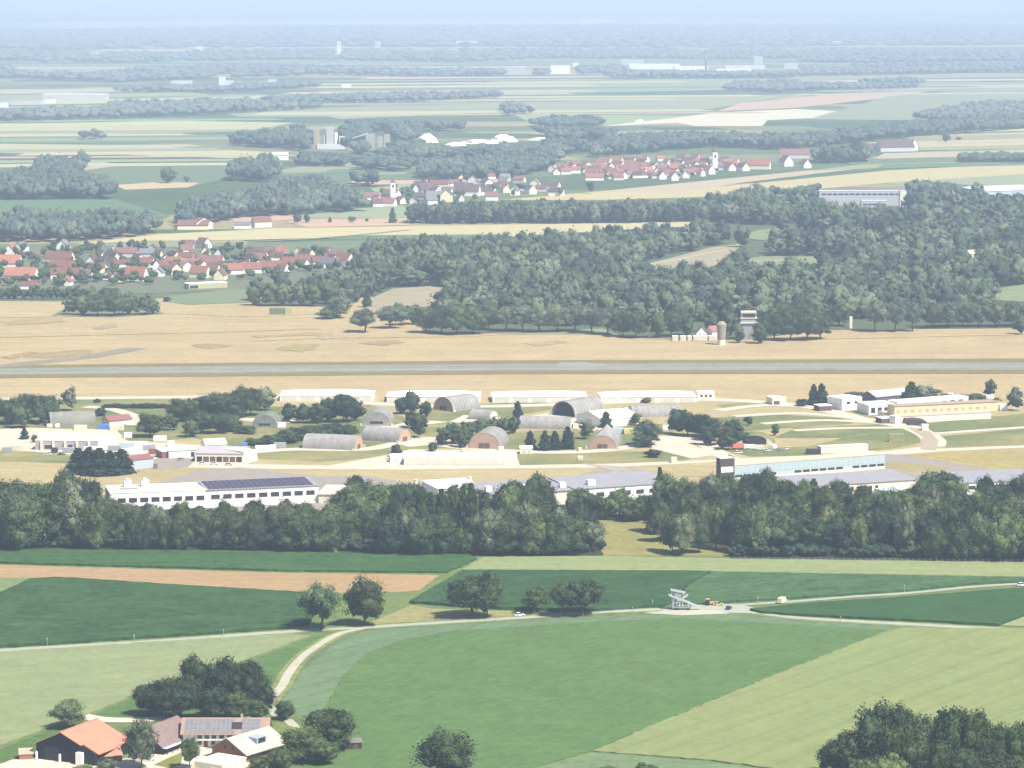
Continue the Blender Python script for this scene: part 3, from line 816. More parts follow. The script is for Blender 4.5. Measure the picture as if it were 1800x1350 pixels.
# --- single trees in the foreground, each told apart
trees([
    (566, 1107, 88, 80, 'open', (0.066, 0.10, 0.048), "spreading leafy tree left of its darker neighbour where farm track meets road"),
    (641, 1099, 92, 72, 'round', 'dark', "dark upright tree directly right of the track and road corner"),
    (830, 1084, 78, 88, 'open', 'dark', "broad dark tree, left of the joined pair on the dry roadside meadow"),
    (856, 1085, 88, 66, 'round', 'dark', "taller dark tree, right of the joined pair on the dry roadside meadow"),
    (940, 1078, 52, 52, 'open', 'mid', "small airy roadside tree between the joined pair and the forked tree"),
    (992, 1083, 68, 46, 'open', 'dark', "slim tree touching the left side of the wide crowned roadside tree"),
    (1024, 1083, 70, 66, 'open', 'dark', "wide crowned roadside tree nearest the pale conveyor machine"),
    (118, 1280, 58, 64, 'round', (0.10, 0.125, 0.062), "round sunlit light green tree behind the red roofed barn"),
    (248, 1352, 96, 62, 'round', (0.072, 0.090, 0.062), "grey green tree in front of the farmyard between barn and brown roof"),
    (333, 1352, 60, 38, 'open', (0.06, 0.09, 0.04), "small round tree in the yard before the white farmhouse"),
    (786, 1372, 98, 112, 'round', 'dark', "lone big dark tree at the bottom edge in the beet field"),
    (578, 1318, 84, 84, 'round', 'dark', "tall round dark tree beside the small wooden hut"),
    (530, 1338, 70, 76, 'round', 'mid', "mid green tree just right of the pale roofed brick house"),
    (566, 1345, 52, 56, 'round', 'mid', "lower green tree in front of the tall one beside the hut"),
    (488, 1364, 56, 52, 'round', 'mid', "dark bushy tree at the bottom edge below the pale roofed house"),
    (455, 1352, 28, 36, 'bush', 'mid', "low round shrub against the shaded side of the pale roofed house"),
    (1065, 1366, 24, 40, 'bush', 'mid', "shrub at the bottom edge, left one of two below the wheat"),
    (1138, 1364, 26, 44, 'bush', 'dark', "shrub at the bottom edge, right one of two below the wheat"),
    (500, 1266, 40, 36, 'bush', (0.05, 0.075, 0.045), "leafy shrub at the foot of the farm track"),
    (188, 1352, 22, 40, 'bush', 'grey', "pale green shrub in front of the barn's brown lean to"),
    (150, 1358, 18, 40, 'bush', 'yellow', "low yellowish bush below the barn's white corner"),
])
trees([
    (262, 1256, 62, 54), (292, 1262, 78, 66), (325, 1246, 66, 60), (350, 1240, 92, 64), (318, 1264, 70, 60), (395, 1248, 98, 72),
    (440, 1244, 92, 66), (462, 1254, 60, 50), (412, 1262, 52, 52, None, 'mid'), (452, 1268, 44, 46, None, 'mid'), (372, 1262, 60, 56),
], "dark leafy tree in the dense grove behind the farmhouse roofs", "trees in the grove behind the farm", 'round', 'deep')
trees([
    (1465, 1364, 68, 62), (1497, 1372, 92, 72), (1540, 1374, 145, 92), (1580, 1376, 150, 80), (1618, 1374, 128, 62, None, (0.09, 0.12, 0.058)), (1602, 1378, 112, 66, None, (0.10, 0.128, 0.062)),
    (1668, 1376, 148, 92), (1706, 1378, 140, 70), (1740, 1376, 118, 72), (1775, 1378, 118, 72), (1812, 1378, 100, 74), (1560, 1384, 70, 80, None, 'fresh'), (1690, 1384, 82, 80),
    (1640, 1386, 88, 70), (1760, 1386, 72, 80), (1520, 1386, 60, 66, None, 'fresh'),
], "tall leafy tree in the thick clump at the bottom right corner", "trees in the bottom right clump", 'round', 'dark')

# --- the long belt of trees between fields and airfield
def inside(x, y, poly):
    c = False
    for i in range(len(poly)):
        (x1, y1), (x2, y2) = poly[i], poly[i-1]
        if (y1 > y) != (y2 > y) and x < (x2 - x1) * (y - y1) / (y2 - y1) + x1:
            c = not c
    return c

def fill(poly, dx, dy, hfun, label, group, mix):
    y0, y1 = min(p[1] for p in poly), max(p[1] for p in poly)
    x0, x1 = min(p[0] for p in poly), max(p[0] for p in poly)
    y, row = y1 - 1.0, 0
    while y > y0:
        x = x0 + (row % 2) * dx / 2
        while x < x1 + dx:
            qx, qy = x + random.uniform(-.3, .3) * dx, y + random.uniform(-.3, .3) * dy
            if row == 0: qy = y - random.uniform(0, 2)
            if inside(qx, qy, poly):
                h = hfun(qx, qy) * random.uniform(0.74, 1.12)
                k = random.choices(mix, [m[-1] for m in mix])[0]
                w = h * random.uniform(*k[2])
                tree(qx, qy, h, w, k[0], k[1], label(qx, qy) if callable(label) else label, group)
            x += dx * random.uniform(0.85, 1.15)
        y -= dy; row += 1

BELT = [('belt', 'dark', (0.58, 0.9), 40), ('belt', 'deep', (0.55, 0.85), 26), ('belt', 'mid', (0.55, 0.85), 24), ('belt', 'fresh', (0.5, 0.7), 6), ('belt', 'grey', (0.45, 0.7), 10), ('belt', (0.10, 0.115, 0.055), (0.45, 0.6), 3)]
def right_h(x, y):
    return 88 if y > 960 else 79 if y > 930 else 72
fill([(1288, 983), (1286, 962), (1190, 950), (1140, 935), (1150, 905), (1300, 893), (1480, 912), (1580, 918), (1640, 905), (1840, 905), (1840, 988), (1600, 986)], 43, 16, right_h,
     lambda x, y: "tree in the right belt's dark front row" if y > 958 else "tree behind the right belt's front row", "trees in the belt right of the clearing", BELT)
trees([(1198, 976, 78, 46, None, 'grey', "pale grey green tree at the left front corner of the right belt"), (1182, 972, 70, 40, None, 'mid', "dark tree leaning out into the clearing at the belt's left corner"),
       (1228, 972, 74, 40, None, 'mid', "slim tree just right of the pale grey green corner tree"), (1258, 966, 80, 44, None, 'mid', "tree standing over the gap left of the dark belt front"),
       (1160, 952, 62, 40, None, 'mid', "tree shading the right edge of the dry clearing"),
       (1455, 962, 74, 40, 'belt', 'yellow', "yellow green tree among dark ones in the right belt"), (1772, 960, 66, 38, 'belt', 'yellow', "yellowish tree near the right edge of the belt"),
       (1590, 945, 60, 42, 'belt', 'yellow', "olive yellow tree in the middle of the right belt")], None, "trees in the belt right of the clearing")
trees([(1652, 902, 84, 78, None, 'mid', "big round tree rising above the belt before the grey roofs"), (1612, 902, 56, 50, None, 'dark', "dark tree left of the big round one before grey roofs"),
       (1730, 898, 64, 36, None, 'deep', "dark narrow tree between the grey roofs at right"), (1792, 900, 72, 46, None, 'dark', "dark tree at the right edge before the grey roofs"),
       (1765, 898, 56, 40, None, 'mid', "green tree beside the dark narrow one at right"), (1160, 872, 52, 16, 'poplar', 'deep', "narrow dark poplar before the long grey roof"),
       (1322, 888, 62, 50, None, 'deep', "dark tree below the dark tower of the glazed hall"), (1346, 886, 66, 40, None, 'dark', "pointed dark tree against the glazed hall"),
       (1245, 890, 58, 46, None, 'dark', "dark tree left of the dark tower"), (1278, 890, 62, 46, None, 'mid', "green tree touching the dark tower's foot"),
       (1210, 895, 58, 44, None, 'mid', "green tree at the right end of the long grey roof"), (1383, 890, 52, 44, None, 'dark', "dark tree before the right part of the glazed hall"),
       (1430, 888, 48, 34, 'spruce', 'dark', "dark pointed conifer before the tan flat roof"), (1475, 892, 54, 46, None, 'dark', "rounded dark tree before the tan roof's right end"),
       (1520, 895, 48, 46, None, 'dark', "dark tree just left of the white house"), (1590, 902, 46, 40, None, 'dark', "dark tree just right of the white house")],
      None, "trees rising before the airfield roofs")
fill([(594, 976), (590, 945), (610, 915), (740, 915), (900, 905), (1020, 925), (1046, 950), (1046, 978), (850, 978)], 43, 16, lambda x, y: 86 - max(0, x - 960) * 0.15 - (16 if 725 < x < 850 else 4),
     lambda x, y: "tree in the middle belt's front row" if y > 958 else "tree behind the middle belt's front row", "trees in the belt left of the clearing", BELT)
fill([(590, 918), (600, 890), (740, 885), (1170, 885), (1175, 912), (1060, 916), (900, 905)], 46, 12, lambda x, y: 34 if x > 840 else 46,
     "low tree in the belt's back rows near the long grey roof", "low trees in the back rows of the belt", BELT)
trees([(738, 950, 86, 28), (757, 944, 80, 26), (775, 950, 92, 30), (798, 948, 86, 28), (815, 944, 84, 26), (829, 952, 104, 32), (852, 948, 84, 32), (880, 948, 80, 36)],
      "tall slim poplar in the row above the middle of the belt", "poplars in the middle of the belt", 'poplar', 'dark')
trees([(961, 908, 58, 46, None, 'dark', "round dark tree before the long grey roof's white wall"), (624, 874, 42, 36, None, 'deep', "lone dark round tree on the grey apron by the white hall"),
       (1020, 900, 48, 50, None, 'mid', "broad green tree before the middle of the long grey roof"), (1088, 908, 50, 56, None, 'mid', "broad green tree before the right part of the grey roof"),
       (1048, 912, 48, 48, 'belt', 'dark', "tree at the left back corner of the dry clearing"), (1072, 914, 42, 40, 'belt', 'mid', "low tree behind the left half of the dry clearing"), (1112, 915, 46, 46, 'belt', 'dark', "tree behind the middle of the dry clearing"), (1135, 914, 50, 44, 'belt', 'deep', "dark tree behind the right half of the dry clearing"), (1158, 912, 52, 44, 'belt', 'mid', "tree at the right back corner of the dry clearing"),
       (930, 960, 80, 44, None, 'grey', "pale green tree in the middle of the belt left of clearing"), (1035, 968, 58, 46, None, 'grey', "pale green tree at the clearing's left edge"),
       (685, 900, 44, 44, None, 'fresh', "fresh green tree above the small pale roof"), (700, 915, 50, 44, None, 'grey', "pale grey green tree by the small pale roof")], None, "single trees along the belt's back")
def left_h(x, y):
    if x < 165: return 112 - max(0, 955 - y) * 0.4
    if x < 240: return 82
    return 73 if y > 950 else 62
fill([(-60, 968), (-60, 925), (60, 920), (160, 930), (330, 932), (480, 925), (585, 915), (588, 970), (300, 968)], 42, 15, left_h,
     lambda x, y: "big tree at the left edge of the tree belt" if x < 165 else "tree in the belt below the white hall with dark windows", "trees in the left part of the belt", BELT)
trees([(520, 964, 54, 36, 'belt', 'yellow', "olive yellow tree in the belt below the white hall's right end"), (545, 968, 54, 44, None, 'grey', "pale grey green tree at the belt gap by the dark field"),
       (500, 950, 70, 26, 'poplar', 'dark', "slim dark poplar below the white hall's right end")], None, "trees in the left part of the belt")

# --- trees on the airfield
trees([(-12, 742, 52, 56), (20, 746, 50, 46), (48, 742, 56, 50), (72, 744, 58, 52), (95, 738, 44, 40), (36, 752, 40, 46)],
      "tree in the round clump at the left edge of the airfield", "trees in the clump at the airfield's left edge", 'round', 'dark')
trees([
    (122, 722, 44, 34, None, 'grey', "grey green tree beside the clump at the airfield's left edge"),
    (178, 731, 18, 20, 'bush', 'deep', "small dark bush at the end of the grassy vault"),
    (171, 708, 9, 14, 'bush', 'deep', "tiny dark bush left of the dark hedge"),
    (264, 768, 48, 54, None, 'dark', "round tree standing alone on the lawn right of the blue container"),
    (43, 772, 22, 16, 'spruce', 'con', "small conifer at the left end of the cream hall"),
    (60, 778, 16, 12, 'bush', 'mid', "low bush before the cream hall's left end"),
    (467, 722, 46, 40, None, 'grey', "grey green tree at the right end of the big airfield copse"),
    (725, 727, 44, 42, None, 'deep', "dark pointed tree before the second white hangar"),
    (910, 742, 38, 24, 'spruce', 'con', "dark conifer left of the open arched shelter"),
    (904, 762, 34, 24, None, 'dark', "narrow tree below the dark conifer"),
    (1065, 752, 30, 24, 'spruce', 'dark', "dark conifer above the pointed roof of a shelter"),
    (1032, 772, 32, 34, None, 'dark', "rounded tree at the left shoulder of the pointed shelter"),
    (1140, 783, 48, 50, None, (0.07, 0.095, 0.06), "broad pale green tree right of the pointed shelter"),
    (1132, 786, 28, 36, 'bush', 'dark', "dark bush at the foot of the broad pale green tree"),
    (1147, 804, 18, 28, 'bush', 'deep', "square clipped dark bush alone on the lawn"),
    (1098, 736, 22, 20, None, 'deep', "dark tree at the white end of a grey vault"),
    (1118, 748, 24, 26, None, 'dark', "small tree below the grey vault's left end"),
    (1136, 708, 12, 20, 'bush', 'brown', "reddish bush on top of the grey vault"),
    (1315, 748, 18, 18, None, 'deep', "small round tree behind the grassy mound"),
    (1362, 766, 24, 18, None, 'dark', "small lone tree right of the grassy mound"),
    (1782, 722, 42, 36, None, (0.06, 0.075, 0.062), "grey green tree at the right edge beside the terraced building"),
    (1741, 698, 32, 24, None, 'dark', "dark round tree behind the terraced building's right end"),
    (1602, 704, 34, 34, 'spruce', 'dark', "dark tree right behind the blue roofed hall"),
    (1624, 704, 30, 38, None, 'grey', "grey green tree to the right of the blue roofed hall"),
    (1430, 712, 38, 22, 'spruce', 'con', "tall dark conifer left of the white house, left of two"),
    (1444, 713, 40, 30, 'spruce', 'con', "tall dark conifer left of the white house, right of two"),
    (1408, 714, 16, 22, 'bush', 'con', "low dark bush at the left foot of the two conifers"),
    (692, 808, 26, 16, 'spruce', 'con', "dark narrow conifer left of the little white shed"),
    (698, 803, 24, 24, None, 'deep', "round dark tree behind the little white shed"),
    (760, 793, 18, 18, 'bush', 'dark', "small bush left of the pink fronted shelter"),
    (1690, 702, 10, 120, 'bush', 'dark', "long low hedge behind the terraced building"),
], None, "trees scattered over the airfield")
trees([(320, 742, 46, 44), (345, 738, 44, 42), (368, 738, 52, 48), (396, 740, 56, 52), (420, 735, 60, 46), (440, 730, 54, 44), (352, 762, 44, 48), (385, 762, 42, 50), (300, 756, 30, 34), (410, 758, 30, 50), (432, 762, 18, 40, 'bush'), (338, 768, 34, 40)],
      "tree in the big copse left of the mossy small shelter", "trees in the big airfield copse", 'round', 'dark')
trees([(508, 742, 36, 36), (532, 744, 36, 38), (556, 744, 38, 40), (580, 742, 44, 42), (604, 742, 56, 44), (626, 740, 42, 36)],
      "tree in the copse before the leftmost white hangar", "trees in the copse before the white hangar", 'round', 'deep')
trees([(452, 782, 16, 40), (478, 782, 24, 44), (506, 778, 30, 46), (534, 774, 30, 46), (562, 770, 30, 44), (590, 768, 30, 42), (612, 768, 26, 34), (520, 768, 22, 40), (570, 778, 20, 40)],
      "bushy shrub on the bank behind the grey vault", "shrubs on the bank behind the grey vault", 'bush', 'dark')
trees([(735, 770, 46, 32), (724, 752, 34, 34), (705, 728, 32, 34), (748, 732, 28, 30), (742, 755, 26, 30)], "tree in the copse between two shelters right of the brick gable", "trees between the shelters", 'round', 'deep')
trees([(780, 782, 34, 40), (800, 780, 38, 42), (822, 772, 34, 40), (845, 768, 34, 42), (866, 766, 34, 40), (886, 764, 32, 38), (815, 786, 34, 40), (896, 756, 24, 30)],
      "tree in the copse behind the pink fronted shelter", "trees behind the pink fronted shelter", 'round', 'dark')
trees([(932, 790, 34, 26), (958, 792, 36, 30), (975, 791, 34, 28), (998, 789, 40, 28)], "dark conifer in the row between the two pink fronted shelters", "conifers between the two pink shelters", 'spruce', 'con')
trees([(1188, 764, 46, 40), (1208, 766, 44, 44), (1232, 768, 46, 46), (1250, 774, 44, 44), (1270, 782, 38, 44), (1292, 778, 42, 44), (1245, 782, 36, 42), (1275, 790, 26, 40), (1305, 780, 26, 36), (1198, 750, 34, 28)],
      "tree in the dense copse left of the grassy mound", "trees in the copse by the grassy mound", 'round', 'deep')
trees([(190, 716, 9, 26), (206, 716, 10, 28), (222, 717, 10, 28), (238, 717, 11, 28), (254, 717, 12, 28), (270, 717, 11, 28), (286, 717, 10, 26), (302, 718, 9, 26), (318, 722, 14, 34), (335, 726, 16, 34)],
      "dark shrub in the low hedge before the pale taxiway at left", "shrubs of the dark hedge", 'bush', 'deep')
trees([(138, 832, 46, 42), (157, 834, 50, 46), (176, 836, 50, 48), (194, 835, 44, 42), (214, 832, 44, 46)],
      "big dark conifer in the clump before the pale blue hall", "conifers before the pale blue hall", 'spruce', 'con')
trees([(1370 + 6 * 0, 700, 8, 14), (1500, 693, 8, 40), (1535, 697, 10, 26), (1640, 700, 12, 30), (1662, 700, 12, 30), (1716, 702, 14, 34), (1640, 690, 9, 30)],
      "small shrub along the far side of the airfield buildings", "shrubs behind the airfield buildings", 'bush', 'mid')

# --- the wood's front row beyond the runway
trees([
    (642, 584, 46, 48, 'open', (0.095, 0.116, 0.074), "lone spreading tree at the wood's left end beyond the runway"),
    (598, 559, 44, 44, None, 'grey', "pale round tree left of the lone spreading tree"),
    (578, 560, 22, 40, 'bush', 'mid', "dark low bush left of the pale round tree"),
    (686, 577, 44, 50, 'open', (0.08, 0.10, 0.065), "pale round tree just right of the lone spreading tree"),
    (1538, 583, 60, 46, 'open', (0.095, 0.120, 0.074), "left of three trees standing free on the tan grass"),
    (1574, 583, 58, 48, 'open', (0.095, 0.120, 0.074), "middle of three trees standing free on the tan grass"),
    (1604, 582, 54, 36, 'open', (0.078, 0.10, 0.065), "right of three trees standing free on the tan grass"),
    (1476, 574, 46, 44, None, 'mid', "round tree before the pale yellow pillar in the wood"),
    (1797, 588, 36, 34, None, 'dark', "dark tree cut by the right edge beyond the runway"),
    (645, 540, 32, 20, 'spruce', 'dark', "dark square topped tree beside the tan clearing"),
    (1118, 560, 24, 14, 'poplar', 'con', "dark narrow tree beside the yellow post"),
    (293, 530, 10, 14, 'bush', 'dark', "tiny dark bush right of the round thicket"),
], None, "trees along the wood's front row")
trees([(705, 572, 40, 44), (728, 570, 38, 40), (748, 585, 50, 46), (775, 587, 56, 50), (802, 588, 58, 50), (832, 587, 52, 48), (858, 580, 50, 46)],
      "tree in the dark left end of the wood's front row", "front row trees, left end of the wood", 'round', 'mid')
trees([(890, 582, 48, 46), (918, 583, 50, 46), (948, 584, 50, 46), (980, 584, 52, 46), (1010, 583, 50, 46), (1040, 586, 52, 46), (1068, 588, 52, 46)],
      "pale crowned tree over bright grass in the wood's front row", "front row trees over bright grass", 'open', (0.105, 0.130, 0.078))
trees([(1095, 592, 50, 44), (1118, 594, 52, 40), (1158, 594, 46, 38), (1180, 592, 50, 40), (1205, 590, 44, 36), (1282, 590, 44, 34), (1300, 603, 30, 24), (1336, 604, 40, 34), (1250, 584, 44, 36)],
      "dark tree close round the control tower buildings", "trees round the control tower", 'round', 'dark')
trees([(1338, 596, 46, 50), (1362, 598, 60, 52), (1390, 598, 62, 54), (1418, 598, 62, 54), (1442, 596, 54, 48), (1376, 585, 58, 50), (1410, 584, 60, 50)],
      "tree in the dark mass right of the grey tower", "trees right of the grey tower", 'round', 'dark')
trees([(1640, 577, 50, 44), (1665, 576, 52, 44), (1692, 575, 52, 46), (1720, 575, 52, 46), (1750, 575, 50, 46), (1780, 574, 50, 44), (1812, 574, 48, 44)],
      "tree in the wood's front row near the right edge", "front row trees, right end of the wood", 'round', (0.080, 0.108, 0.064))
trees([(122, 553, 30, 34), (145, 554, 38, 40), (172, 555, 44, 44), (200, 555, 46, 44), (228, 554, 42, 42), (254, 553, 38, 38), (270, 552, 28, 28), (190, 545, 46, 44), (160, 546, 40, 40)],
      "tree in the round thicket left beyond the runway", "trees of the round thicket", 'round', 'mid')
trees([(448, 537, 38, 36), (472, 538, 44, 40), (498, 538, 40, 40), (525, 538, 44, 42), (552, 538, 44, 40), (574, 535, 46, 38), (600, 522, 40, 36), (618, 520, 44, 36)],
      "tree at the wood's corner below the left village", "trees at the wood corner below the village", 'round', 'mid')

trees([(x, 525 + (x % 3), 19 + (x * 7 % 9), 20) for x in range(-20, 165, 12)], "small tree in the dark row below the left village", "row of trees below the left village", 'round', 'dark')

# --- woods that nobody could count: one object per stretch of woodland
def blob_tree(rng, lobes, nl, base):
    parts = []
    for i in range(lobes):
        if i == 0:
            c, r = (0, 0, 0.55), 0.36
        else:
            a = i * 6.28 / max(1, lobes - 1) + rng.random()
            k = 0.22 + 0.08 * rng.random()
            c = (math.cos(a) * k, math.sin(a) * k, 0.42 + 0.40 * rng.random())
            r = 0.19 + 0.09 * rng.random()
        parts.append(lobe(c, r, rng, base, 0.95, 0.28))
        if nl:
            parts.append(leaves(c, r * 1.05, nl, rng, 0.06, 0.95))
    return join(parts)
MASS_NEAR = [crown_round(RNG, 12, 0.03, 1.0, 16, ICO1, 0.042) for _ in range(12)]
MASS_FAR = [blob_tree(RNG, 6, 7, ICO1) for _ in range(8)]
MASS_TINY = [blob_tree(RNG, 2, 0, ICO1) for _ in range(8)]
def gap(X, Y, k):
    """glades and rides that run across the far woods"""
    return math.sin(X / 420 + 2.2 * math.sin(Y / 700)) * math.sin(Y / 190 + 1.6 * math.sin(X / 900)) > k

def woodland(name, polys, protos, label=None, tints=('dark', 'mid', 'dark', 'deep', 'mid', (0.085, 0.112, 0.070), (0.072, 0.098, 0.066)), gaps=None, wide=1.0):
    """polys: (outline, spacing m, height m lo, hi, holes)"""
    Vs, Fs, Cs, off = [], [], [], 0
    for poly, sp, lo, hi, holes in polys:
        y0, y1 = min(p[1] for p in poly), max(p[1] for p in poly)
        x0, x1 = min(p[0] for p in poly), max(p[0] for p in poly)
        Yn, Yf = G(900, y1).y, G(900, y0).y
        Xl = min(G(x0, y0).x, G(x0, y1).x); Xr = max(G(x1, y0).x, G(x1, y1).x)
        Y, row = Yn, 0
        while Y <= Yf:
            X = Xl + (row % 2) * sp / 2
            while X <= Xr:
                qX, qY = X + random.uniform(-.38, .38) * sp, Y + random.uniform(-.38, .38) * sp
                c_, s_ = math.cos(PITCH), math.sin(PITCH)
                f_ = qY * c_ + CAM_H * s_
                u_ = qY * s_ - CAM_H * c_
                px, py = 900 + FPX * qX / f_, 675 - FPX * u_ / f_
                if -120 < px < 1920 and not (gaps and gap(qX, qY, gaps)) and inside(px, py, poly) and not any(inside(px, py, q) or inside(px, py - 8 * S(py), q) or inside(px, py - 15 * S(py), q) for q in holes + VIEWS):
                    V, F = random.choice(protos)
                    h = random.uniform(lo, hi)
                    w = max(sp * wide * random.uniform(0.9, 1.55), h * random.uniform(0.55, 0.85))
                    a = random.uniform(0, 6.28); ca, sa = math.cos(a), math.sin(a)
                    P = np.empty_like(V)
                    P[:, 0] = (V[:, 0] * ca - V[:, 1] * sa) * w + qX
                    P[:, 1] = (V[:, 0] * sa + V[:, 1] * ca) * w + qY
                    P[:, 2] = V[:, 2] * h
                    t = random.choice(tints); t = np.array(TINT[t] if isinstance(t, str) else t) * random.uniform(0.8, 1.2)
                    Vs.append(P); Fs.append(F + off); off += len(P)
                    Cs.append(np.broadcast_to(np.append(t, 1.0), (len(P), 4)))
                X += sp
            Y += sp * 0.87; row += 1
    V, F, C_ = np.concatenate(Vs), np.concatenate(Fs), np.concatenate(Cs)
    me = np_mesh(name, V, F, FOLIAGE_MASS)
    at = me.color_attributes.new("tint", 'FLOAT_COLOR', 'POINT')
    at.data.foreach_set('color', np.ascontiguousarray(C_, np.float32).ravel())
    o = link_mesh(name, me)
    tag(o, label, None, None, 'stuff')
    return o, len(Vs), len(F)

HOLES = [c[0] for c in CLEAR]
stats = []
MIDT = [(0.040, 0.060, 0.034), (0.052, 0.074, 0.042), (0.068, 0.094, 0.052), (0.085, 0.110, 0.062), (0.100, 0.122, 0.074), (0.034, 0.052, 0.036)]
HAZED_FAR_TINTS = [(0.060, 0.086, 0.066), (0.074, 0.100, 0.076), (0.088, 0.114, 0.084), (0.050, 0.074, 0.060)]  # paler and bluish: part of the haze put into the leaf colour
stats.append(woodland("woodland", [
    ([(560, 530), (610, 505), (600, 478), (680, 460), (800, 455), (905, 445), (1060, 440), (1170, 425), (1255, 412), (1300, 420), (1300, 430), (1240, 436), (1105, 470),
      (1150, 482), (1290, 462), (1300, 474), (1460, 466), (1740, 462), (1840, 470), (1840, 500), (1730, 505), (1715, 530), (1840, 535), (1840, 562), (1500, 562), (1460, 575), (1320, 575), (1300, 588), (1200, 575), (760, 572), (735, 560), (780, 530), (790, 502), (690, 508), (650, 520), (610, 545)], 17, 13, 27, HOLES + [[(1225, 570), (1340, 566), (1340, 600), (1180, 600)]]),
    ([(430, 512), (450, 492), (600, 472), (640, 480), (640, 515), (560, 532), (450, 530)], 14, 13, 25, []),
    ([(1305, 452), (1300, 420), (1340, 425), (1390, 398), (1250, 392), (1240, 375), (1330, 358), (1480, 366), (1500, 385), (1590, 385), (1600, 362), (1840, 356), (1840, 470), (1460, 452)], 18, 13, 27, HOLES),
    ([(720, 394), (724, 384), (900, 382), (1250, 380), (1262, 390), (1100, 393)], 12, 17, 22, []),
], MASS_NEAR, "dense mixed wood stretching beyond the runway", MIDT, 0.93))
stats.append(woodland("woodland", [
    ([(-100, 352), (-100, 330), (60, 318), (60, 300), (150, 292), (130, 320), (190, 340), (200, 352)], 16, 15, 24, []),
    ([(-100, 428), (-100, 412), (0, 405), (30, 392), (130, 400), (240, 396), (285, 408), (260, 415), (130, 426)], 15, 14, 22, []),
    ([(310, 398), (330, 378), (470, 350), (480, 335), (560, 335), (640, 360), (640, 372), (420, 385), (320, 402)], 15, 15, 23, []),
    ([(400, 318), (420, 305), (480, 298), (490, 310), (470, 322)], 15, 16, 26, []),
    ([(405, 252), (470, 245), (520, 240), (600, 250), (610, 268), (560, 268), (500, 262), (420, 258)], 18, 14, 24, []),
    ([(520, 292), (545, 280), (620, 285), (600, 294)], 16, 12, 18, []),
    ([(620, 328), (625, 322), (655, 322), (660, 330)], 14, 16, 22, []),
    ([(620, 286), (700, 282), (740, 290), (700, 302), (640, 300)], 26, 10, 16, []),
    ([(740, 318), (745, 300), (900, 288), (980, 278), (1010, 288), (960, 300), (890, 320), (760, 322)], 16, 14, 22, []),
    ([(620, 268), (760, 262), (1000, 258), (1050, 265), (980, 275), (760, 284), (640, 276)], 20, 14, 20, []),
    ([(1040, 282), (1060, 255), (1180, 248), (1400, 252), (1420, 262), (1340, 275), (1200, 290), (1060, 292)], 18, 15, 22, []),
    ([(1410, 252), (1500, 240), (1640, 226), (1740, 216), (1900, 215), (1900, 222), (1740, 232), (1560, 244), (1430, 260)], 20, 15, 22, []),
    ([(1430, 288), (1440, 278), (1520, 276), (1525, 286)], 14, 18, 24, []),
    ([(1683, 286), (1690, 279), (1900, 278), (1900, 287)], 14, 9, 13, []),
    ([(560, 240), (640, 225), (760, 228), (900, 236), (1010, 238), (1080, 240), (1080, 248), (900, 250), (700, 250), (580, 248)], 24, 14, 22, []),
    ([(930, 222), (1040, 214), (1060, 222), (1000, 230)], 22, 14, 20, []),
    ([(945, 342), (960, 338), (1040, 338), (1040, 344)], 12, 16, 22, []),
    ([(280, 500), (320, 498), (440, 496), (440, 505), (300, 506)], 16, 7, 12, []),
    ([(-60, 527), (-60, 518), (60, 514), (170, 512), (180, 522), (100, 527)], 12, 10, 16, []),
    ([(150, 512), (160, 480), (210, 480), (230, 500), (215, 518)], 13, 12, 18, []),
    ([(150, 476), (160, 470), (180, 470), (182, 486), (155, 488)], 13, 9, 14, []),
    ([(262, 480), (300, 465), (312, 470), (306, 495), (264, 495)], 15, 9, 14, []),
    ([(390, 462), (395, 452), (430, 452), (432, 464)], 13, 15, 20, []),
    ([(555, 474), (560, 455), (640, 448), (740, 446), (740, 460), (620, 476)], 13, 15, 21, []),
    ([(410, 500), (430, 480), (520, 480), (560, 490), (520, 500)], 14, 12, 17, []),
    ([(1250, 388), (1270, 370), (1440, 345), (1600, 338), (1720, 345), (1800, 350), (1900, 345), (1900, 362), (1500, 372), (1330, 380)], 15, 13, 19, [[(1430, 330), (1600, 330), (1600, 382), (1500, 380), (1430, 362)]]),
], MASS_FAR, "distant copse and tree line between fields", HAZED_FAR_TINTS))
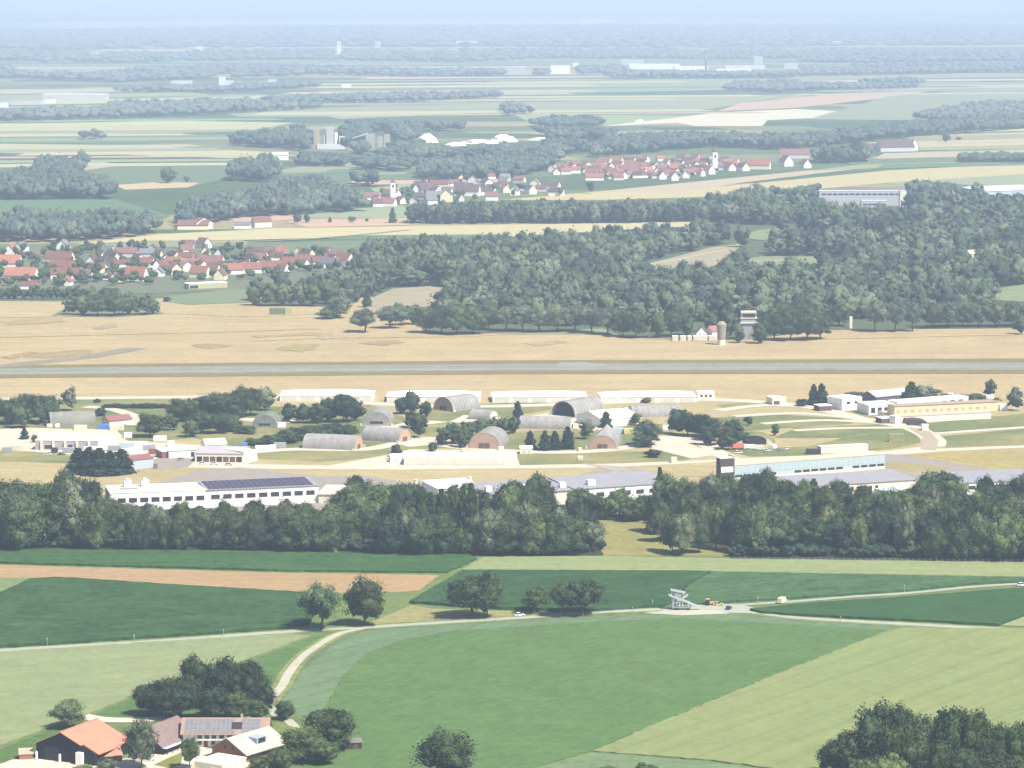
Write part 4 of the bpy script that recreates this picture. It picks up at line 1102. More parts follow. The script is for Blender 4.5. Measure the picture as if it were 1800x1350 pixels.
stats.append(woodland("woodland", [
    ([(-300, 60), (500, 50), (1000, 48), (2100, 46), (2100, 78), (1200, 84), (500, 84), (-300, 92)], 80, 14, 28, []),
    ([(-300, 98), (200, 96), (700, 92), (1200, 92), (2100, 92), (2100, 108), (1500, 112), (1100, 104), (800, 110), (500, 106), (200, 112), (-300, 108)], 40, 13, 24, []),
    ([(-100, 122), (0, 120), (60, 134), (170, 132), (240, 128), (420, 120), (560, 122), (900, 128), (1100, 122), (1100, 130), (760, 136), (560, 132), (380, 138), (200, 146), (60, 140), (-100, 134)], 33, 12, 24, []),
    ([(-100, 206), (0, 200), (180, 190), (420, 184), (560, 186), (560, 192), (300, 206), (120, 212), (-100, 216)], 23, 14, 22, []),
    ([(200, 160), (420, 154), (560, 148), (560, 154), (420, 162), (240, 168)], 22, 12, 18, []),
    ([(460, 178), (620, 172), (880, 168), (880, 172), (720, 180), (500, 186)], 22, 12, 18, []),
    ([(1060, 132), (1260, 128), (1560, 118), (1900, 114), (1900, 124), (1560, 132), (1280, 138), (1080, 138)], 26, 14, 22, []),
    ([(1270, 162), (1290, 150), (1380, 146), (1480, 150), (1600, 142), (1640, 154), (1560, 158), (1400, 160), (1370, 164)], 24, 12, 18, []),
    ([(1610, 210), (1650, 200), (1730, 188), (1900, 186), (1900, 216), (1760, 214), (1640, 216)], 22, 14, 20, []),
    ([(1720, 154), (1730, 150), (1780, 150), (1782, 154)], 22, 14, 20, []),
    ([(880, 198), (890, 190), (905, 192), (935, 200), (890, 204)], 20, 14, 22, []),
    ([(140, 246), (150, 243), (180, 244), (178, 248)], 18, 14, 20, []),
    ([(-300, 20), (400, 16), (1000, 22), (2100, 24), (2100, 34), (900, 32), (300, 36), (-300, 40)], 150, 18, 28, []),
], MASS_TINY, "far blue woods fading into the haze", [(0.100, 0.122, 0.105), (0.110, 0.128, 0.110), (0.090, 0.112, 0.098)], 0.55))  # far leaves greyed and lightened, haze mixed into their tint
trees_far = [(690, 392, 28, 16, 'spruce', 'mid', "tall dark tree alone beside the green field strip"), (1663, 250, 20, 16, 'round', 'dark', "dark lone tree in the pale field at far right"),
             (523, 393, 20, 18, 'round', 'dark', "left of two dark trees on the pale field right of the farmsteads"), (540, 392, 16, 14, 'round', 'dark', "right of two dark trees on the pale field right of the farmsteads"),
             (580, 391, 10, 10, 'spruce', 'brown', "small reddish tree in the stubble"), (620, 391, 12, 18, 'round', 'mid', "small flat tree in the middle of the stubble"),
             (645, 390, 7, 8, 'round', 'mid', "tiny tree right of the small flat tree"), (1452, 287, 32, 42, 'round', 'dark', "big round tree right of the far village"),
             (1505, 285, 40, 40, 'spruce', 'dark', "broad pointed tree left of the long maroon barn"), (295, 322, 30, 36, 'open', 'mid', "airy tree alone in the middle of the far green field"),
             (328, 320, 12, 12, 'round', 'mid', "tiny tree right of the airy tree"), (1685, 246, 7, 12, 'bush', 'mid', "tiny bush right of the dark lone tree")]
trees(trees_far, None, "single trees in the far fields")

# the 300 broadleaf trees that show largest stand as objects; the small rest is one mass
broad = sorted((s for s in SPECS if s[4] in ('round', 'open', 'belt')), key=lambda s: -s[2] * s[3])
keep = {id(s) for s in broad[:300]}
rest = []
ONES = "first second third fourth fifth sixth seventh eighth ninth tenth eleventh twelfth thirteenth fourteenth fifteenth sixteenth seventeenth eighteenth nineteenth".split()
def ordinal(n):
    if n < 19: return ONES[n]
    t = ("twenty", "thirty", "forty", "fifty", "sixty", "seventy")[(n + 1) // 10 - 2]
    return t + " " + ONES[(n + 1) % 10 - 1] if (n + 1) % 10 else {"twenty": "twentieth", "thirty": "thirtieth", "forty": "fortieth", "fifty": "fiftieth", "sixty": "sixtieth", "seventy": "seventieth"}[t]
bylab = {}
for s in SPECS:
    if s[4] in ('round', 'open', 'belt') and id(s) not in keep: rest.append(s)
    else: bylab.setdefault(s[6], []).append(s)
for lab, ss in bylab.items():
    ss.sort(key=lambda s: s[0])
    for i, s in enumerate(ss):
        plant(*s[:6], lab if len(ss) == 1 else lab + ", %s from left" % ordinal(i), s[7])
def mass_of(specs, name="grove", label="small broadleaf trees of the thickets and wood edges"):
    Vs, Fs, Cs, off = [], [], [], 0
    for px, py, hpx, wpx, kind, t, _l, _g in specs:
        V, F = random.choice(MASS_NEAR)
        s = S(py); h, w = hpx / s / 1.02, wpx / s
        p = G(px, py); a = random.uniform(0, 6.28); ca, sa = math.cos(a), math.sin(a)
        P = np.empty_like(V)
        P[:, 0] = (V[:, 0] * ca - V[:, 1] * sa) * w + p.x; P[:, 1] = (V[:, 0] * sa + V[:, 1] * ca) * w + p.y; P[:, 2] = V[:, 2] * h
        Vs.append(P); Fs.append(F + off); off += len(P); Cs.append(np.broadcast_to(np.array(t), (len(P), 4)))
    me = np_mesh(name, np.concatenate(Vs), np.concatenate(Fs), FOLIAGE_MASS)
    at = me.color_attributes.new("tint", 'FLOAT_COLOR', 'POINT')
    at.data.foreach_set('color', np.ascontiguousarray(np.concatenate(Cs), np.float32).ravel())
    tag(link_mesh(name, me), label, None, None, 'stuff')
if rest: mass_of(rest)
under = []
ru = random.Random(5)
for x0, x1, ya, yb, n in ((-60, 588, 968, 970, 210), (592, 1062, 975, 977, 170), (1284, 1840, 984, 988, 210), (1140, 1290, 950, 962, 30), (590, 1180, 905, 915, 70), (160, 590, 912, 930, 90)):
    for i in range(n):
        x = ru.uniform(x0, x1)
        if 575 < x < 598 or 1060 < x < 1140: continue
        h = ru.uniform(8, 22)
        under.append((x, ya + (yb - ya) * (x - x0) / (x1 - x0) - ru.uniform(5, 13), h, h * ru.uniform(1.0, 1.7), 'round', (*[v * ru.uniform(.7, 1.1) for v in TINT[ru.choice(('dark', 'deep', 'con', 'deep'))]], 1), None, None))
_keep = MASS_NEAR; MASS_NEAR = MASS_FAR
mass_of(under, "undergrowth", "bushes and saplings along the foot of the tree belt")
MASS_NEAR = _keep
print("TREES", len(broad), len(rest), [(s[1], s[2]) for s in stats])

# ------------------------------------------------------------------ buildings
def C(c, py):
    return alb(c, py)
WHITE = mat("white_render", (0.78, 0.76, 0.70), 0.85, 0.05, 0.3)
CREAM = mat("cream_render", (0.72, 0.66, 0.50), 0.85, 0.06, 0.3)
GLASS_DARK = mat("dark_window_glass", (0.035, 0.038, 0.045), 0.25, 0.2, 0.5, spec=0.5)
CHIM = mat("chimney_render", (0.40, 0.33, 0.28), 0.85, 0.1, 0.5)
DOOR_WOOD = mat("door_wood", (0.16, 0.08, 0.045), 0.7, 0.15, 1.0)

def roof_slabs(style, L, W, h, rh, ov=0.5, th=0.22):
    """roof geometry over a footprint x -L/2..L/2, y 0..W, eaves at h, ridge at h + rh"""
    mb = MB()
    x0, x1, y0, y1 = -L/2 - ov, L/2 + ov, -ov, W + ov
    if style == 'flat':
        mb.box(x0 + ov - .15, x1 - ov + .15, -.15, W + .15, h, h + 0.35)
    elif style in ('ridge_x', 'shed'):
        k = rh / (W / 2 if style == 'ridge_x' else W)
        if style == 'shed':
            prof = [(y0, h - k*ov), (y1, h + rh + k*ov)]
            segs = [prof]
        else:
            segs = [[(y0, h - k*ov), (W/2, h + rh)], [(W/2, h + rh), (y1, h - k*ov)]]
        for (ya, za), (yb, zb) in segs:
            vs = [(x0,ya,za),(x1,ya,za),(x1,yb,zb),(x0,yb,zb),(x0,ya,za+th),(x1,ya,za+th),(x1,yb,zb+th),(x0,yb,zb+th)]
            mb.add(vs, [(3,2,1,0),(4,5,6,7),(0,1,5,4),(1,2,6,5),(2,3,7,6),(3,0,4,7)])
    elif style == 'ridge_y':
        k = rh / (L / 2)
        for (xa, za), (xb, zb) in (((x0, h - k*ov), (0, h + rh)), ((0, h + rh), (x1, h - k*ov))):
            vs = [(xa,y0,za),(xb,y0,zb),(xb,y1,zb),(xa,y1,za),(xa,y0,za+th),(xb,y0,zb+th),(xb,y1,zb+th),(xa,y1,za+th)]
            mb.add(vs, [(3,2,1,0),(4,5,6,7),(0,1,5,4),(1,2,6,5),(2,3,7,6),(3,0,4,7)])
    elif style == 'hip_x':
        r = min(L / 2 - 0.5, W / 2 * 0.9)
        vs = [(x0,y0,h),(x1,y0,h),(x1,y1,h),(x0,y1,h),(-L/2 + r, W/2, h+rh),(L/2 - r, W/2, h+rh)]
        mb.add(vs, [(0,1,5,4),(1,2,5),(2,3,4,5),(3,0,4),(3,2,1,0)])
    return mb

def wall_body(style, L, W, h, rh):
    mb = MB()
    if style == 'ridge_y':
        mb.prism([(-L/2, 0), (L/2, 0), (L/2, h), (0, h + rh), (-L/2, h)], 0, W)
    elif style in ('ridge_x', 'shed'):
        pts = [(0, 0), (W, 0), (W, h), (W/2, h + rh), (0, h)] if style == 'ridge_x' else [(0, 0), (W, 0), (W, h + rh), (0, h)]
        n = len(pts)
        vs = [(-L/2, y, z) for y, z in pts] + [(L/2, y, z) for y, z in pts]
        mb.add(vs, [tuple(range(n-1, -1, -1)), tuple(range(n, 2*n))] + [(i, (i+1) % n, n+(i+1) % n, n+i) for i in range(n)])
    else:
        mb.box(-L/2, L/2, 0, W, 0, h)
    return mb

WIN_CACHE = {}
def window_mesh(w, hh, m):
    k = (round(w, 2), round(hh, 2), m.name)
    if k not in WIN_CACHE:
        mb = MB(); mb.box(-w/2, w/2, -0.06, 0.1, 0, hh)
        me = bpy.data.meshes.new("window"); me.from_pydata(mb.v, [], mb.f); me.materials.append(m); me.update()
        fb = MB()
        t = min(0.16, w * 0.12)
        fb.box(-w/2 - t, w/2 + t, -0.10, 0.06, -t, -0.004).box(-w/2 - t, w/2 + t, -0.10, 0.06, hh + .004, hh + t).box(-w/2 - t, -w/2 - .004, -0.098, 0.06, -.003, hh + .003).box(w/2 + .004, w/2 + t, -0.098, 0.06, -.003, hh + .003)
        fe = bpy.data.meshes.new("window_frame"); fe.from_pydata(fb.v, [], fb.f); fe.materials.append(WHITE); fe.update()
        WIN_CACHE[k] = (me, fe)
    return WIN_CACHE[k]

def add_window(parent, x, y, z, w, hh, rot=0.0, m=None, frame=False):
    me, fe = window_mesh(w, hh, m or GLASS_DARK)
    o = link_mesh("window", me, parent)
    o.location = (x, y, z); o.rotation_euler = (0, 0, rot)
    if frame:
        link_mesh("window_frame", fe, o)
    return o

def bld(name, a, b, W, h, rh, style, wall, roof, label, cat, group=None, ov=0.5, windows=(), doors=(), chimney=(), world_ab=None):
    """a, b: front base corners. Returns the Empty at the middle of the front base."""
    A, B = world_ab or (G(*a), G(*b))
    L = (B - A).length
    rz = math.atan2(B.y - A.y, B.x - A.x)
    e = empty(name, (A + B) / 2, rz, label, cat, group)
    wall_body(style, L, W, h, rh).build("wall", wall, e)
    r = None
    if roof is not None:
        r = roof_slabs(style, L, W, h, rh, ov).build("roof", roof, e)
    for n, x0, x1, z0, z1, frac in windows:          # a row of n windows on the front between x0..x1 (fractions of L)
        for i in range(n):
            cw = (x1 - x0) * L / n
            add_window(e, -L/2 + x0*L + (i + .5) * cw, 0, z0, cw * frac, z1 - z0, frame=(S(a[1]) * cw * frac > 12) if a else False)
    for x, w, hh, m in doors:
        MB().box(-L/2 + x*L - w/2, -L/2 + x*L + w/2, -0.08, 0.05, 0.02, hh).build("door", m, e)
    for cx, cy, ch in chimney:
        MB().box(cx - .35, cx + .35, cy - .35, cy + .35, h + rh*0.5, h + rh*0.5 + ch).build("chimney", CHIM, r or e)
    e['_L'] = L
    return e

def clean(e):
    if '_L' in e: del e['_L']
    return e

# ---- hardened aircraft shelters: arched vaults
def vault(L, w, h, n=18, t=0.5):
    """arch spanning x -w/2..w/2, running along y 0..L"""
    mb = MB()
    vs, fs = [], []
    m = 6
    for j in range(m + 1):
        for i in range(n + 1):
            a = math.pi * i / n
            vs.append((-w/2 * math.cos(a), L * j / m, h * math.sin(a) ** 0.85))
    k = n + 1
    off = len(vs)
    for j in range(m + 1):
        for i in range(n + 1):
            a = math.pi * i / n
            vs.append((-(w/2 - t) * math.cos(a), L * j / m, max(0, (h - t)) * math.sin(a) ** 0.85))
    for j in range(m):
        for i in range(n):
            p = j*k + i
            fs.append((p, p+k, p+k+1, p+1)); fs.append((off+p, off+p+1, off+p+k+1, off+p+k))
    for i in range(n):
        fs.append((i, i+1, off+i+1, off+i)); fs.append((m*k+i, off+m*k+i, off+m*k+i+1, m*k+i+1))
    mb.add(vs, fs)
    for j in range(1, 9):                                  # raised joints between the concrete rings
        y = L * j / 9
        rv, rf = [], []
        for i in range(n + 1):
            a = math.pi * i / n
            for dy, dr in ((-.18, 0.0), (-.18, .13), (.18, .13), (.18, 0.0)):
                rv.append((-(w/2 + dr) * math.cos(a), y + dy, (h + dr) * math.sin(a) ** 0.85))
        for i in range(n):
            for q in range(3):
                rf.append((i*4+q, i*4+q+1, (i+1)*4+q+1, (i+1)*4+q))
        mb.add(rv, rf)
    return mb

def arch_wall(w, h, y, t=0.4, n=18):
    pts = [(-w/2 * math.cos(math.pi * i / n), h * math.sin(math.pi * i / n) ** 0.85) for i in range(n + 1)][::-1]
    return MB().prism(pts, y, y + t)

GREYV = mat("weathered_concrete", (0.26, 0.248, 0.23), 0.9, 0.22, 0.22)
MOSSY = mat("mossy_concrete", (0.19, 0.205, 0.165), 0.9, 0.25, 0.25)
PINKW = mat("pink_painted_concrete", (0.39, 0.255, 0.185), 0.85, 0.12, 0.4)
ORANGEW = mat("sandy_orange_concrete", (0.42, 0.29, 0.165), 0.85, 0.12, 0.4)
PALEW = mat("pale_concrete", (0.55, 0.52, 0.45), 0.85, 0.08, 0.4)
DARKM = mat("dark_door_and_opening_shade", (0.035, 0.034, 0.038), 0.7, 0.2, 0.4)  # near black stands for the shade inside mouths and bays; some doors share it
MAROON = mat("dull_maroon_steel", (0.12, 0.075, 0.07), 0.7, 0.15, 0.4)

def shelter(center, rz_deg, L, w, h, vm, fm, label, open_front=False, slot=False, name="aircraft_shelter", peak=False):
    """center: pixel of the middle of the front arch's base; the vault runs back along local +y"""
    e = empty(name, G(*center), R(rz_deg), label, "aircraft shelter", "arched shelters on the airfield")
    vault(L, w, h).build("vault", vm, e)
    fw = arch_wall(w - 1.06, h - 0.53, 2.5 if open_front else 0.03).build("front_wall", DARKM if open_front else fm, e)  # open mouths get a black wall in place of the interior's shade
    arch_wall(w - 1.06, h - 0.53, L - 1.0).build("rear_wall", fm, e)
    if not open_front:
        dw = w * 0.17
        for s in (-1, 1):
            d = MB().box(s*(dw*0.52) - dw*0.46, s*(dw*0.52) + dw*0.46, -0.07, 0.027, 0.05, h * 0.36).build("door", MAROON if not slot else GREYV, e)
    if slot:
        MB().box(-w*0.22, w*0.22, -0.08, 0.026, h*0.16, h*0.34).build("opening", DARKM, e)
    MB().box(-w/2 - 1.2, -w/2 - 0.05, -0.6, 1.2, 0, h*0.16).build("kerb_block", PALEW, e)
    MB().box(w/2 + 0.05, w/2 + 1.2, -0.6, 1.2, 0, h*0.16).build("kerb_block", PALEW, e)
    if peak:
        MB().add([(-w*0.30, 3, h*0.80), (w*0.30, 3, h*0.80), (w*0.30, L-3, h*0.80), (-w*0.30, L-3, h*0.80), (0, 9, h*1.45), (0, L-4, h*1.45)],
                 [(0,1,4), (1,2,5,4), (2,3,5), (3,0,4,5), (3,2,1,0)]).build("roof_ridge", vm, e)
    return e

shelter((851, 789), -10, 27, 18.0, 8.8, GREYV, PINKW, "arched shelter with pink front wall, behind the long cream hall, left of two alike")
shelter((1059, 789), -8, 28, 16.0, 7.2, GREYV, PINKW, "pink fronted arched shelter with pointed grey roof ridge behind it", peak=True)
shelter((631, 789), 74, 30, 14.5, 7.4, GREYV, ORANGEW, "grey vault lying sideways nearest the viewer, lit end wall at its right")
shelter((712, 776), 62, 24, 13.5, 7.2, GREYV, ORANGEW, "grey vault with sandy orange end wall directly below the slotted shelter")
shelter((662, 749), -3, 24, 16.5, 8.2, GREYV, GREYV, "grey arched shelter facing the viewer with dark slot in its front", slot=True)
shelter((465, 752), -5, 16, 14.5, 7.5, MOSSY, MOSSY, "small mossy arched shelter facing the viewer beside the big copse", slot=True)
shelter((779, 722), -42, 24, 16.0, 8.2, GREYV, PINKW, "pink and grey arched shelter standing before the second white hangar")
shelter((990, 732), -38, 30, 17.5, 9.0, GREYV, GREYV, "big arched shelter with a dark open mouth before the third white hangar", open_front=True)
shelter((1006, 753), 78, 30, 13.5, 6.5, GREYV, PALEW, "long grey vault lying sideways below the open mouthed shelter")
shelter((1108, 731), -82, 30, 13.0, 6.2, GREYV, PALEW, "long grey vault with white left end wall behind the copse")
shelter((86, 748), -76, 26, 15.0, 7.8, mat("grassy_concrete", (0.20, 0.195, 0.165), 0.9, 0.25, 0.2), PALEW, "wide grassy grey vault at the airfield's left with white edged dark mouth", open_front=True)
shelter((868, 738), 60, 14, 11.0, 5.5, GREYV, PALEW, "short grey vault half hidden by trees right of the pink and grey shelter")

# grassy mound over an arched bunker
def bunker():
    e = empty("earth_bunker", G(1326, 781), R(-4), "black arched bunker mouth in a grassy mound behind the parked white vehicles", "bunker")
    w, h, L = 13.0, 4.2, 20
    MB().prism([(-w/2*math.cos(math.pi*i/14), h*math.sin(math.pi*i/14)) for i in range(15)][::-1], -0.25, 0.4).build("opening", DARKM, e)  # solid black panel holds the shade of the mouth in its colour
    mb = MB(); vs = []; fs = []
    for j, (yy, sc, dz) in enumerate(((0.3, 1.0, 0.5), (4, 1.25, 1.0), (10, 1.5, 1.1), (17, 1.35, 0.7), (24, 0.9, -1.5))):
        for i in range(17):
            a = math.pi * i / 16
            vs.append((-w/2*sc*1.2*math.cos(a), yy, max(-0.3, (h + dz)*math.sin(a))))
    for j in range(4):
        for i in range(16):
            p = j*17+i; fs.append((p, p+17, p+18, p+1))
    fs.append(tuple(range(68, 85)))
    mb.add(vs, fs); mb.build("mound", GREEN, e, True)
    for s in (-1, 1):
        MB().add([(s*(w/2+.1), -.5, 0), (s*(w/2+3.5), -.5, 0), (s*(w/2+3.5), .29, 0), (s*(w/2+.1), .29, 0), (s*(w/2+.1), -.5, 3.2), (s*(w/2+3.5), -.5, 1.2), (s*(w/2+3.5), .29, 1.2), (s*(w/2+.1), .29, 3.2)],
                 [(3,2,1,0),(4,5,6,7),(0,1,5,4),(1,2,6,5),(2,3,7,6),(3,0,4,7)] if s > 0 else [(0,1,2,3),(7,6,5,4),(4,5,1,0),(5,6,2,1),(6,7,3,2),(7,4,0,3)]).build("wing_wall", PALEW, e)
bunker()

# ---- white hangars in a row before the runway
HROOF = mat("white_sheet_roof", (0.80, 0.79, 0.74), 0.6, 0.03, 0.2)
for a, b, lab in (((492, 705), (656, 705), "long white hangar before the runway, leftmost of the four in the row"),
                  ((680, 707), (844, 707), "long white hangar before the runway, second of the row behind the pink shelter"),
                  ((866, 708), (1032, 707), "long white hangar before the runway, third of the row behind the open shelter"),
                  ((1056, 708), (1224, 707), "long white hangar before the runway, rightmost of the four in the row")):
    e = bld("hangar", a, b, 24, 3.4, 2.2, 'hip_x', WHITE, HROOF, lab, "hangar", "white hangars in a row before the runway", ov=0.3)
    L = e['_L']
    for i in range(5):
        MB().box(-L/2 + (i+.5)*L/5 - 4.3, -L/2 + (i+.5)*L/5 + 4.3, -0.12, 0.05, 0.05, 3.0).build("gate_leaf", PALEW, e)
    clean(e)
LILAC = mat("lilac_sheet_and_wall_shade", (0.36, 0.33, 0.36), 0.7, 0.06, 0.3)
MAUVE = mat("red_brown_sheet", (0.22, 0.10, 0.085), 0.75, 0.12, 0.4)
PALEBLUE = mat("pale_blue_cladding", (0.40, 0.46, 0.47), 0.5, 0.05, 0.3)
TANROOF = mat("tan_gravel_roof", (0.46, 0.40, 0.29), 0.95, 0.1, 0.15)
GREYROOF = mat("blue_grey_roofing", (0.245, 0.24, 0.255), 0.7, 0.08, 0.15)
SOLAR = mat("dark_solar_glass", (0.055, 0.048, 0.075), 0.55, 0.12, 0.4, spec=0.2)
CREAMROOF = mat("cream_roofing", (0.72, 0.66, 0.53), 0.8, 0.05, 0.2)
ORANGE = mat("orange_yellow_render", (0.64, 0.50, 0.32), 0.85, 0.08, 0.3)
PINKP = mat("lilac_pink_render", (0.42, 0.32, 0.31), 0.85, 0.06, 0.3)
BLUEROOF = mat("pale_blue_sheet_roof", (0.42, 0.50, 0.60), 0.4, 0.05, 0.3)
clean(bld("storage_hut", (1226, 701), (1256, 701), 10, 3.6, 0, 'flat', CREAM, CREAMROOF, "small cream hut at the right end of the white hangar row", "hut", windows=[(3, .1, .9, 1.0, 2.6, .5)]))
clean(bld("tent_hall", (1013, 743), (1058, 752), 26, 4.5, 3.6, 'ridge_y', WHITE, HROOF, "white gabled tent hall right of the open mouthed shelter", "hall", ov=0.3, doors=[(.5, 6, 3.8, PALEW)]))
e = bld("low_hall", (710, 818), (908, 818), 20, 3.6, 0, 'flat', CREAM, CREAMROOF, "long low cream hall with flat roof below the pink fronted shelter", "hall", windows=[(1, .70, .74, 1.0, 2.2, .6), (1, .30, .33, 1.0, 2.2, .6)])
MB().box(-e['_L']/2 + 1, e['_L']*0.40, -0.14, 0.05, 0.3, 2.9).build("sliding_gate", PALEW, e); clean(e)
clean(bld("shed", (686, 813), (708, 813), 5, 3.2, 0.6, 'shed', mat("white_sheet", (0.72, 0.75, 0.78), 0.6, 0.04, 0.4), HROOF, "little white shed between two dark small trees", "shed", ov=0.2, doors=[(.5, 2, 2.3, PALEW)]))
clean(bld("shed", (914, 798), (936, 798), 6, 3.0, 0.5, 'shed', CREAM, HROOF, "little cream shed before the dark conifer row", "shed", ov=0.2, doors=[(.35, 1.6, 2.2, PALEW), (.75, 1.6, 2.2, PALEW)]))
clean(bld("guard_hut", (1190, 722), (1196, 722), 3, 2.5, 0, 'flat', WHITE, HROOF, "tiny white hut behind the copse beside the grey vault", "hut"))

# left yard of the airfield
e = bld("cream_hall", (62, 791), (172, 792), 28, 5.2, 0, 'flat', LILAC, CREAMROOF, "large cream flat roofed hall with shaded lilac front at the airfield's left", "hall", windows=[(1, .14, .28, .6, 2.9, .9), (1, .52, .60, .4, 3.0, .9)])  # lilac front wall of a cream hall: its shade put into the colour
for i in range(5):
    MB().box(-e['_L']/2 + 3 + i*6.5, -e['_L']/2 + 4 + i*6.5, -0.9, -0.02, 0, 5.0).build("pier", CREAM, e)
clean(e)
clean(bld("cream_annex", (172, 791), (206, 787), 22, 5.6, 0, 'flat', CREAM, CREAMROOF, "bright cream annex at the right end of the lilac fronted hall", "hall", doors=[(.4, 4, 3.6, PALEW)]))
e = bld("open_front_hall", (343, 812), (428, 813), 18, 4.6, 1.2, 'shed', CREAM, LILAC, "cream hall with lilac roof and a dark open row of bays", "hall", ov=0.4)
L = e['_L']
for i in range(7):
    MB().box(-L/2 + .6 + i*(L-1.2)/7 + .25, -L/2 + .6 + (i+1)*(L-1.2)/7 - .25, -0.07, 0.05, 0.1, 3.0).build("open_bay", MAROON if i % 3 else DARKM, e)  # dark panels stand for the shade inside the open bays
clean(e)
clean(bld("cream_annex", (428.5, 813), (452, 810), 17, 5.4, 0, 'flat', CREAM, CREAMROOF, "tall cream block at the right end of the open bayed hall", "hall"))
clean(bld("small_house", (362, 792), (398, 790), 9, 3.2, 2.4, 'ridge_x', CREAM, mat("pale_straw_roof", (0.66, 0.62, 0.42), 0.8, 0.06, 0.3), "little house with pale straw coloured roof behind the open bayed hall", "house"))
clean(bld("blue_hall", (232, 826), (270, 822), 12, 5.0, 1.6, 'ridge_x', mat("pale_blue_grey_sheet", (0.38, 0.43, 0.46), 0.6, 0.05, 0.3), MAUVE, "pale blue grey hall with red brown roof beside the big conifers", "hall", ov=0.3))
MB_ = MB().box(-1.1, 1.1, 0, 1.1, 0, 2.6); o = MB_.build("switch_cabinet", mat("dull_brown_paint", (0.18, 0.14, 0.11)))
o.location = G(273, 824); tag(o, "small brown cabinet at the right end of the pale blue hall", "cabinet")
clean(bld("brick_shed", (192, 749), (232, 745), 8, 3.0, 2.2, 'ridge_x', PALEW, MAUVE, "low shed with red brown roof right of the blue container", "shed", ov=0.4))
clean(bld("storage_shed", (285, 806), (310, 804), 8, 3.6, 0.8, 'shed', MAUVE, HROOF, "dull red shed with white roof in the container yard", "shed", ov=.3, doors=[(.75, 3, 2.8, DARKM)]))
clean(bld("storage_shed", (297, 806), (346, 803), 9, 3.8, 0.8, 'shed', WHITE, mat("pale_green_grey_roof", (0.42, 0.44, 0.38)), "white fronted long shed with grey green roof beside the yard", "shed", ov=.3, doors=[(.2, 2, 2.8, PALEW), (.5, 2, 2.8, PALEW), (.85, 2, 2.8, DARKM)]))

BOX_COLS = {'white': (0.74, 0.73, 0.70), 'grey': (0.30, 0.31, 0.33), 'rust red': (0.26, 0.09, 0.07), 'cream': (0.66, 0.58, 0.42), 'blue': (0.10, 0.19, 0.46), 'pale blue': (0.40, 0.50, 0.58), 'dark': (0.05, 0.05, 0.06), 'green': (0.30, 0.33, 0.17), 'yellow': (0.62, 0.52, 0.22)}
def container(px, py, wpx, col, label, Lm=2.6, hm=2.7, rz=0.0):
    w = wpx / S(py)
    m = mat("container_" + col.replace(' ', '_'), BOX_COLS[col], 0.6, 0.08, 0.6)
    e = empty("container", G(px, py), R(rz), label, "container", "containers on the airfield")
    b = MB().box(-w/2, w/2, 0, Lm, 0.12, hm)
    n = max(3, int(w / 0.6))
    for i in range(n):
        b.box(-w/2 + (i+.25)*w/n, -w/2 + (i+.75)*w/n, -0.05, -0.003, 0.25, hm - 0.2)
    b.build("body", m, e)
    MB().box(w/2 + .003, w/2 + .06, .15, Lm/2 - .03, .2, hm - .15).box(w/2 + .003, w/2 + .06, Lm/2 + .03, Lm - .15, .2, hm - .15).build("door", m, e)
    return e
for px, py, w, col, lab in [
    (181, 755, 19, 'blue', "bright blue container on the pale yard below the grassy vault"), (430, 788, 10, 'blue', "small blue container behind the cream block"),
    (141, 757, 22, 'cream', "cream container before the grassy vault"), (86, 752, 8, 'cream', "tiny cream box left of the grassy vault's mouth"),
    (100, 752, 7, 'white', "tiny white box at the grassy vault's white edge"), (205, 757, 24, 'cream', "cream container right of the bright blue one"),
    (225, 770, 14, 'white', "white tank like box left of the lone round tree"), (280, 776, 22, 'white', "white slanted roof container at the lawn's edge"),
    (246, 786, 24, 'white', "white container in the yard, far left of the row"), (222, 788, 26, 'pale blue', "pale blue container behind the big conifers"),
    (300, 785, 12, 'white', "upright white container behind the dull red shed"), (262, 792, 22, 'grey', "grey container in the middle of the yard"),
    (238, 797, 24, 'white', "long white container behind the pale blue hall"), (270, 799, 18, 'rust red', "rust red container in the yard"),
    (200, 793, 22, 'grey', "grey container between conifers and annex"), (160, 795, 26, 'white', "white container in front of the lilac hall's right end"),
    (120, 797, 20, 'grey', "grey container before the lilac hall's middle"), (95, 797, 10, 'dark', "dark container before the lilac hall's left part"),
    (30, 792, 24, 'cream', "cream container left of the lilac hall"), (12, 796, 16, 'grey', "grey container at the yard's left edge"),
    (462, 793, 26, 'white', "white container at the bank of shrubs"), (478, 792, 10, 'white', "short white container by the bank of shrubs"),
    (492, 788, 22, 'grey', "grey container half hidden by the shrub bank"), (495, 752, 14, 'white', "white container right of the mossy shelter"),
    (815, 795, 6, 'cream', "tiny cream box left of the pink shelter's foot"), (880, 792, 8, 'white', "white box right of the pink shelter's foot"),
    (1020, 794, 6, 'cream', "tiny cream box left of the pointed shelter"), (1172, 757, 14, 'white', "white container at the left edge of the copse"),
    (1087, 762, 20, 'pale blue', "pale blue container right of the pointed roof"), (1105, 763, 16, 'yellow', "pale yellow container behind the broad pale tree"),
    (1430, 799, 26, 'dark', "dark container at the left end of the cream wall building"), (1020, 809, 9, 'cream', "small cream box on the lawn strip"),
    (1185, 814, 10, 'cream', "small cream box at the right tip of the lawn strip"), (1740, 703, 14, 'white', "white container beyond the terraced building"),
    (1672, 700, 10, 'white', "white container among the shrubs behind the blue roof"), (1765, 722, 14, 'white', "white container at the right end of the terraced building"),
]:
    container(px, py, w, col, lab, 3.0, 2.9 if w > 9 else 2.0, random.uniform(-8, 8))

